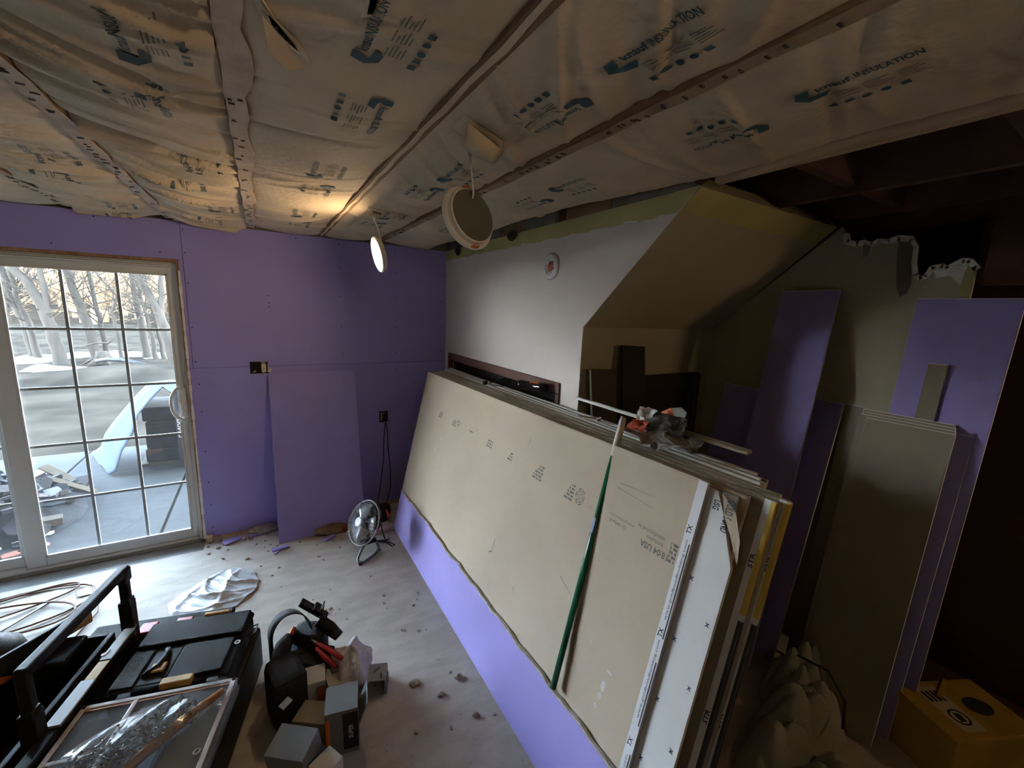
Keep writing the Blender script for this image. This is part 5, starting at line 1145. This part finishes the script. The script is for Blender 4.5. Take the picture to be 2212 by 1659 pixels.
def pouch(c, h, rot, name, bev=.03):
    a = Vector((math.cos(rot), math.sin(rot), 0)); o = build(name, MB().obox(c, a, W.cross(a), W, h), nylon, bl, bevel=bev); return o
pouch((-1.455, -1.80, .12), (.07, .09, .12), .2, 'pouch'); pouch((-1.34, -1.62, .13), (.075, .055, .125), -.5, 'pouch'); pouch((-1.42, -1.66, .10), (.05, .05, .10), .1, 'pouch')
build('padded_holder', MB().tube([(-1.50, -1.80, .10), (-1.485, -1.74, .20), (-1.455, -1.68, .245), (-1.43, -1.64, .25)], [.03, .038, .036, .022], 12), nylon, bl, smooth=True)
b = MB().obox((-1.318, -1.60, .325), (1, -.55, -.75), (.3, 1, -.2), Vector((1, -.55, -.75)).cross(Vector((.3, 1, -.2))), (.075, .030, .010)); build('belt_end', b, nylon, bl, bevel=.006)
b = MB().obox((-1.30, -1.61, .325), (1, -.55, -.75), (.3, 1, -.2), Vector((1, -.55, -.75)).cross(Vector((.3, 1, -.2))), (.024, .036, .013)); bk = build('buckle', b, blackp, bl, bevel=.004)
b = MB().obox((-1.283, -1.603, .325), (1, -.55, -.75), (.3, 1, -.2), Vector((1, -.55, -.75)).cross(Vector((.3, 1, -.2))), (.004, .036, .015)); build('buckle_edge', b, chrome, bk)
build('strap_tail', MB().tube([(-1.30, -1.63, .28), (-1.255, -1.66, .24), (-1.225, -1.69, .215), (-1.205, -1.685, .225)], [.028, .03, .026, .010], 10), nylon, bl, smooth=True)
build('flap', MB().obox((-1.33, -1.70, .16), (1, -.4, -.35), (.3, 1, .1), Vector((1, -.4, -.35)).cross(Vector((.3, 1, .1))), (.085, .06, .006)), nylon, bl, bevel=.004)
b = MB().obox((-1.462, -1.955, .20), (.8, .6, .1), (-.6, .8, .2), Vector((.8, .6, .1)).cross(Vector((-.6, .8, .2))), (.022, .014, .003)); build('woven_tag', b, greyp, bl)
build('orange_tool_tip', MB().tube([(-1.43, -1.63, .235), (-1.405, -1.60, .262)], [.012, .010], 8), orangep, bl, smooth=True)
pl = thing('pliers', (-1.24, -1.78, .1), 'pliers with red dipped handles sticking out of the tool belt', 'pliers')
build('handle', MB().tube([(-1.318, -1.70, .215), (-1.28, -1.745, .205), (-1.245, -1.80, .20), (-1.228, -1.83, .20)], [.008, .011, .012, .010], 10), redp, pl, smooth=True)
build('handle', MB().tube([(-1.325, -1.715, .205), (-1.295, -1.765, .185), (-1.265, -1.80, .165), (-1.252, -1.82, .155)], [.008, .011, .011, .009], 10), redp, pl, smooth=True)
build('jaws', MB().tube([(-1.355, -1.655, .235), (-1.318, -1.70, .213)], [.005, .010], 8), chrome, pl, smooth=True)
def carton(name, c, rot, h, mat, label, tilt=0, bands=(), cat='box', bev=.002):
    a = Vector((math.cos(rot), math.sin(rot), 0)); b2 = W.cross(a); zz = W
    if tilt: q = Matrix.Rotation(tilt, 3, a); b2 = q @ b2; zz = q @ zz
    t = thing(name, (c[0], c[1], c[2]-h[2]), label, cat); build('carton', MB().obox(c, a, b2, zz, h), mat, t, bevel=bev)
    for nm, m_, (lo, hi), (vlo, vhi), face in bands:
        o_ = {'top': zz, 'front': -b2, 'right': a}[face]; ii = {'top': 2, 'front': 1, 'right': 0}[face]
        x_, y_ = {'top': (a, b2), 'front': (a, zz), 'right': (b2, zz)}[face]; hx, hy = {'top': (h[0], h[1]), 'front': (h[0], h[2]), 'right': (h[1], h[2])}[face]
        c2 = Vector(c)+o_*(h[ii]+.0008)+x_*hx*(lo+hi)/2+y_*hy*(vlo+vhi)/2
        build(nm, MB().obox(c2, x_, y_, o_, (hx*(hi-lo)/2, hy*(vhi-vlo)/2, .0006)), m_, t)
    return t, (a, b2, zz)
carton('screw_carton', (-1.352, -1.795, .075), -.12, (.055, .045, .075), whitepap, 'white carton with orange end label standing beside the tool belt', .12, [('orange_label', orangep, (.35, .95), (-.55, .62), 'front'), ('white_sticker', whitepap, (.3, .65), (.62, .9), 'front')])
carton('beige_carton', (-1.245, -1.86, .06), .1, (.05, .05, .06), M('kraft_white_card', (.45, .42, .34), .8), 'dull beige carton partly covered by the white shopping bag', .05, [('green_print', M('green_print', (.05, .14, .06), .8), (-.8, .4), (.0, .7), 'front')])
t, ax = carton('screw_carton', (-1.262, -2.055, .115), -.20, (.062, .060, .115), greycard, 'tall grey carton with black panel and orange stripe near the bottom edge', .08, [('orange_stripe', orangep, (-.98, -.72), (-.55, .75), 'front'), ('black_panel', blackp_d, (.05, .98), (-.75, .85), 'front')])
b = MB(); cc = Vector((-1.262, -2.055, .115))-ax[1]*.0622+ax[0]*.03
put_text(b, 'SUPER', .02, .016, lambda x, y: cc+ax[2]*(x-.03)+ax[0]*(-y+.01)-ax[1]*.0003, 0, 0, width=.07); build('lettering', b, whitepap, t)
cc2 = Vector((-1.262, -2.055, .115))+ax[2]*.1163; b = MB(); put_text(b, 'DRYWALL SCREWS', .01, .008, lambda x, y: cc2+ax[0]*(x-.045)+ax[1]*(y+.035), 0, 0, width=.09); build('lettering', b, ink_f, t)
build('open_flap', MB().obox(Vector((-1.262, -2.055, .17))+ax[0]*.078, ax[0]*.3+ax[2]*.9, ax[1], (ax[0]*.9-ax[2]*.3), (.062, .055, .0012)), greycard, t)
carton('paper_carton', (-1.44, -2.10, .09), -.65, (.075, .055, .09), M('pale_blue_card', (.24, .27, .29), .8), 'pale blue grey carton lying open at the bottom edge of the picture', .2)
carton('paper_carton', (-1.36, -1.95, .05), -.6, (.07, .05, .05), tan_d, 'crushed brown carton between the grey screw carton and tool belt', .0)
carton('white_carton', (-1.345, -2.20, .06), .5, (.045, .04, .06), whitepap, 'small white carton corner at the very bottom edge', .0)
jb = thing('electrical_box', (-1.07, -1.865, 0), 'small grey plastic electrical box on the floor right of the shopping bag', 'electrical box')
ja = Vector((.9, -.35, 0)).normalized(); jv = W.cross(ja); jc = Vector((-1.085, -1.855, 0))
def jbx(a0, a1, v0, v1, z0, z1): return MB().obox(jc+ja*(a0+a1)/2+jv*(v0+v1)/2+W*(z0+z1)/2, ja, jv, W, ((a1-a0)/2, (v1-v0)/2, (z1-z0)/2))
b = MB()
for q in [(-.05, .05, -.05, .05, .075, .080), (-.05, -.046, -.05, .05, 0, .075), (.046, .05, -.05, .05, 0, .075), (-.046, .046, .046, .05, 0, .075)]:
    z = jbx(*q); b.add(z.v, z.f)
build('shell', b, greyp, jb, bevel=.0015)
for k in range(4): build('side_fin', jbx(.05, .056, -.045+.02*k, -.035+.02*k, .0, .06), greyp, jb)
build('nail', MB().tube([jc+ja*.03-jv*.056+W*.01, jc+ja*.03-jv*.03+W*.10], .0022, 6), steel_d, jb)
build('nail', MB().tube([jc-ja*.01+W*.082, jc+ja*.015+jv*.025+W*.083], .002, 6), steel_d, jb)
# white shopping bag
def blobby(name, c, r_, mat, label, cat, seed, amp=.22, n=26, m=18, top=None):
    rr = random.Random(seed); ph = [rr.uniform(0, 6.28) for _ in range(8)]; P = []
    for i in range(m+1):
        th = math.pi*i/m; row = []
        for k in range(n+1):
            q = 2*math.pi*k/n
            f = 1+amp*(.5*math.sin(3*q+ph[0]+2*th)+.4*math.sin(5*q+ph[1]-3*th)+.35*abs(math.sin(4*th+ph[2]+q*2))-.3*abs(math.sin(7*q+ph[3]+th*4)))
            x, y, z = c[0]+r_[0]*f*math.sin(th)*math.cos(q), c[1]+r_[1]*f*math.sin(th)*math.sin(q), c[2]+r_[2]*(f if th < 1.6 else 1)*math.cos(th); row.append((x, y, max(.003, z)))
        P.append(row)
    for row in P: row[-1] = row[0]
    b = MB().grid(P); t = thing(name, (c[0], c[1], 0), label, cat); build('film' if cat == 'bag' else 'folds', b, mat, t, smooth=True); return t
sbag = blobby('shopping_bag', (-1.18, -1.78, .085), (.085, .125, .10), M('thin_white_film', (.66, .64, .66), .3, .10, 10, .5, 30, spec=.6), 'crumpled thin white shopping bag with green print beside the pliers', 'bag', 5, .30)
b = MB()
for k in range(4): b.obox((-1.205+.006*k, -1.895-.002*k, .085+.004*k), (.1, .2, 1), (1, .1, 0), (0, 1, 0), (.022, .0016, .001))
build('green_stripes', b, M('green_ink', (.10, .30, .17), .6), sbag)
# ================================================================== RIGHT SIDE
def wall_lean(name, y0, y1, z1, xb, xt, th, face, edge, label, z0=0, dyb=0, group='boards leaning on the recess wall'):
    """board leaning against the recess right wall (x = XR); y0 far edge, y1 near edge at the top, dyb shifts the foot along y"""
    t = thing(name, (xb, (y0+y1)/2, z0), label, 'drywall sheet', group)
    A = [Vector((xb, y0+dyb, z0)), Vector((xb, y1+dyb, z0)), Vector((xt, y1, z1)), Vector((xt, y0, z1))]
    n = (A[1]-A[0]).cross(A[3]-A[0]).normalized()
    if n.x > 0: n = -n
    b = MB().hexa([p for p in A], [p-n*th for p in A]); build('gypsum_core', b, edge, t)
    b = MB(); c = (A[0]+A[2])/2; b.add([c+(p-c)*.997+n*.0006 for p in A], [(0, 1, 2, 3)]); b.add([c+(p-c)*.997-n*(th+.0006) for p in A], [(0, 1, 2, 3)]); build('paper_face', b, face, t)
    return t
wall_lean('drywall_board', -2.075, -2.72, 1.40, .78, 1.09, TH, purple, gyp, 'wide low purple panel leaning on the recess wall behind the tall strip', dyb=.0)
wall_lean('drywall_board', -2.345, -2.625, 1.975, .62, 1.075, TH, purple, gyp, 'tall narrow purple drywall strip leaning on the recess wall', dyb=-.06)
wall_lean('drywall_board', -2.73, -2.80, 1.40, .90, 1.10, TH, tan_d, gyp, 'narrow brown offcut between the purple panel and the tan board stack')
wall_lean('drywall_board', -2.915, -3.235, 1.932, .86, 1.105, TH, purple, gyp, 'purple drywall panel leaning on the wall end beside the dark doorway')
wall_lean('drywall_board', -3.06, -3.20, 1.37, .80, 1.03, TH, purple, gyp, 'low purple offcut at the right of the tan boards')
wall_lean('drywall_strip', -3.010, -3.072, 1.65, .84, 1.055, .016, tan_d, gyp, 'narrow tan drywall strip with white end leaning on the purple panel')
for k in range(4):
    wall_lean('drywall_board', -2.83-.010*k*(k % 2), -3.14-.006*k, 1.405-.010*k, .74-.018*k, 1.02-.018*k, .0127, tan_d, gyp, ['rearmost', 'third', 'second', 'front'][k]+' tan board of the small stack leaning right of the tall purple strip', dyb=-.02)
b = MB(); P = [(-3.02, .74), (-3.045, .80), (-3.05, .93), (-3.038, .90), (-3.025, .82)]
b.prism([(.74+.20*z/1.405+.04, y, z) for y, z in P], (-.012, 0, 0)); tag(build('torn_paper', b, M('torn_grey_paper', (.30, .30, .32), .9), ), 'small pale torn paper hanging on the front tan board', 'paper scrap')
# recess back wall: grey boards and dark low door leaf
def back_lean(name, x0, x1, z1, ybot, ytop, th, mat, label, cat, dx=0):
    b = MB(); A = [Vector((x0-dx, ybot, 0)), Vector((x1-dx, ybot, 0)), Vector((x1, ytop, z1)), Vector((x0, ytop, z1+.01))]; d = Vector((0, .999, .05))*th
    b.hexa(A, [p+d for p in A]); return tag(build(name, b, mat, bevel=.002), label, cat)
greyb = M('grey_brown_plank', (.085, .068, .052), .8, .2, 4, .2, 40)
back_lean('plank', .025, .205, 1.505, -2.15, -1.975, .018, greyb, 'short grey brown plank tilted against the recess back wall', 'plank', -.07)
back_lean('plank', .255, .435, 1.628, -2.16, -1.965, .020, M('dark_plank', (.030, .026, .022), .8, .2, 4), 'taller dark plank with notched top against the recess back wall', 'plank')
dr = thing('cabinet_door', (.72, -1.96, 0), 'dark brown low door leaf standing in the recess', 'door')
build('leaf', MB().box((.44, -1.955, 0), (.985, -1.925, 1.455)), M('very_dark_wood', (.016, .011, .009), .6, .2, 4), dr, bevel=.004)
build('top_rail', MB().box((.44, -1.966, 1.36), (.985, -1.956, 1.45)), M('dark_cherry', (.016, .007, .006), .5, .2, 4), dr, bevel=.003)
build('side_rail', MB().box((.93, -1.966, 0), (.985, -1.956, 1.358)), MATS['dark_cherry'], dr, bevel=.003)
# canvas drop cloths
def cloth_pile(c, r_, label, seed, n=110, m=44):
    rr = random.Random(seed); ph = [rr.uniform(0, 6.28) for _ in range(8)]; P = []
    for i in range(m+1):
        t = i/m; row = []
        for k in range(n+1):
            q = 2*math.pi*k/n; w_ = 1+.16*math.sin(2*q+ph[0])+.10*math.sin(3*q+ph[1])+.06*math.sin(7*q+ph[2])
            x, y = c[0]+r_[0]*t*w_*math.cos(q), c[1]+r_[1]*t*w_*math.sin(q)
            s = x*14+y*24+ph[3]; f = abs(math.sin(s+1.6*math.sin(y*11+ph[4])))**.7; g_ = abs(math.sin(x*27-y*15+ph[5]+1.3*math.sin(x*9)))**.8
            z = r_[2]*((1-t**2.4)*(.42+.34*f+.24*g_))+.03*(1-t)*abs(math.sin(x*31+y*27))
            row.append((x, y, max(.003, z+.004)))
        row[-1] = row[0]; P.append(row)
    b = MB().grid(P); t_ = thing('drop_cloth', (c[0], c[1], 0), label, 'drop cloth', 'canvas drop cloths in the dark corner'); build('canvas_folds', b, cloth, t_, smooth=True); return t_
cloth_pile((.40, -2.99, 0), (.33, .15, .27), 'grey green canvas drop cloth heaped beside the near end of the stack', 3)
cloth_pile((.26, -3.20, 0), (.24, .12, .20), 'grey green canvas drop cloth heap nearest the camera', 6)
cloth_pile((.66, -2.90, 0), (.18, .12, .30), 'smaller canvas bundle behind the main drop cloth heap', 9)
r2c = thing('rope', (.62, -3.0, .2), 'dark cord curled over the canvas drop cloths', 'cord')
build('strand', MB().tube([(.52, -2.92, .335), (.58, -3.02, .31), (.56, -3.10, .24), (.48, -3.13, .18)], .005, 6), blackp, r2c, smooth=True)
build('strand', MB().tube([(.78, -2.98, .30), (.95, -3.08, .10), (1.10, -3.15, .02), (1.30, -3.26, .008)], .006, 6), brownrub, r2c, smooth=True)
# yellow sack/box
yb = thing('yellow_carton', (1.02, -3.38, 0), 'yellow printed carton with dark oval emblem on the floor at the lower right', 'carton')
a = Vector((.40, -.33, 0)).normalized()*1; a = Vector((.55, -.26, 0)).normalized(); v = W.cross(a)
yc = Vector((.98, -3.36, .12))
dn = (v*.35-W*.9)  # visible face slopes toward the camera
build('carton_body', MB().obox(yc, a, v, W, (.20, .13, .12)), M('ochre_card', (.42, .27, .045), .8, .15, 6), yb, bevel=.008)
def ytop(x, y): return yc+a*x+v*y+W*.1208
b = MB(); b.add([ytop(.07+.055*math.cos(q), .0+.042*math.sin(q)) for q in np.linspace(0, 6.28, 25)[:-1]], [tuple(range(24))]); build('oval_emblem', b, tape_k, yb)
b = MB(); b.add([ytop(-.12, -.10), ytop(-.02, -.10), ytop(-.02, .10), ytop(-.12, .10)], [(0, 1, 2, 3)]); lb = build('pale_label', b, M('pale_label', (.5, .42, .28), .8), yb)
b = MB()
for i in range(4): b.add([ytop(-.11+.02*i, .03)+W*.0006, ytop(-.098+.02*i, .03)+W*.0006, ytop(-.098+.02*i, .08)+W*.0006, ytop(-.11+.02*i, .08)+W*.0006], [(0, 1, 2, 3)])
for R_ in (.036,):
    for i in range(24):
        a0, a1 = 6.283*i/24, 6.283*(i+1)/24; b.add([ytop(-.07+R_*math.cos(q)*k, -.04+R_*math.sin(q)*k)+W*.0006 for q, k in ((a0, 1), (a1, 1), (a1, .78), (a0, .78))], [(0, 1, 2, 3)])
b.add([ytop(-.085, -.06)+W*.0006, ytop(-.06, -.06)+W*.0006, ytop(-.055, -.025)+W*.0006, ytop(-.08, -.02)+W*.0006], [(0, 1, 2, 3)]); build('label_print', b, tape_k, lb)['kind'] = 'stuff'
b = MB().obox(ytop(.0, .08)+W*.006, (a+v*.6), (v-a*.6), W, (.07, .008, .005)); build('tape_strip', b, ambr, yb)
# low step in the doorway
struct('trim_1', MB().box((1.16, -6, 0), (1.44, -3.08, .10)), redwood)
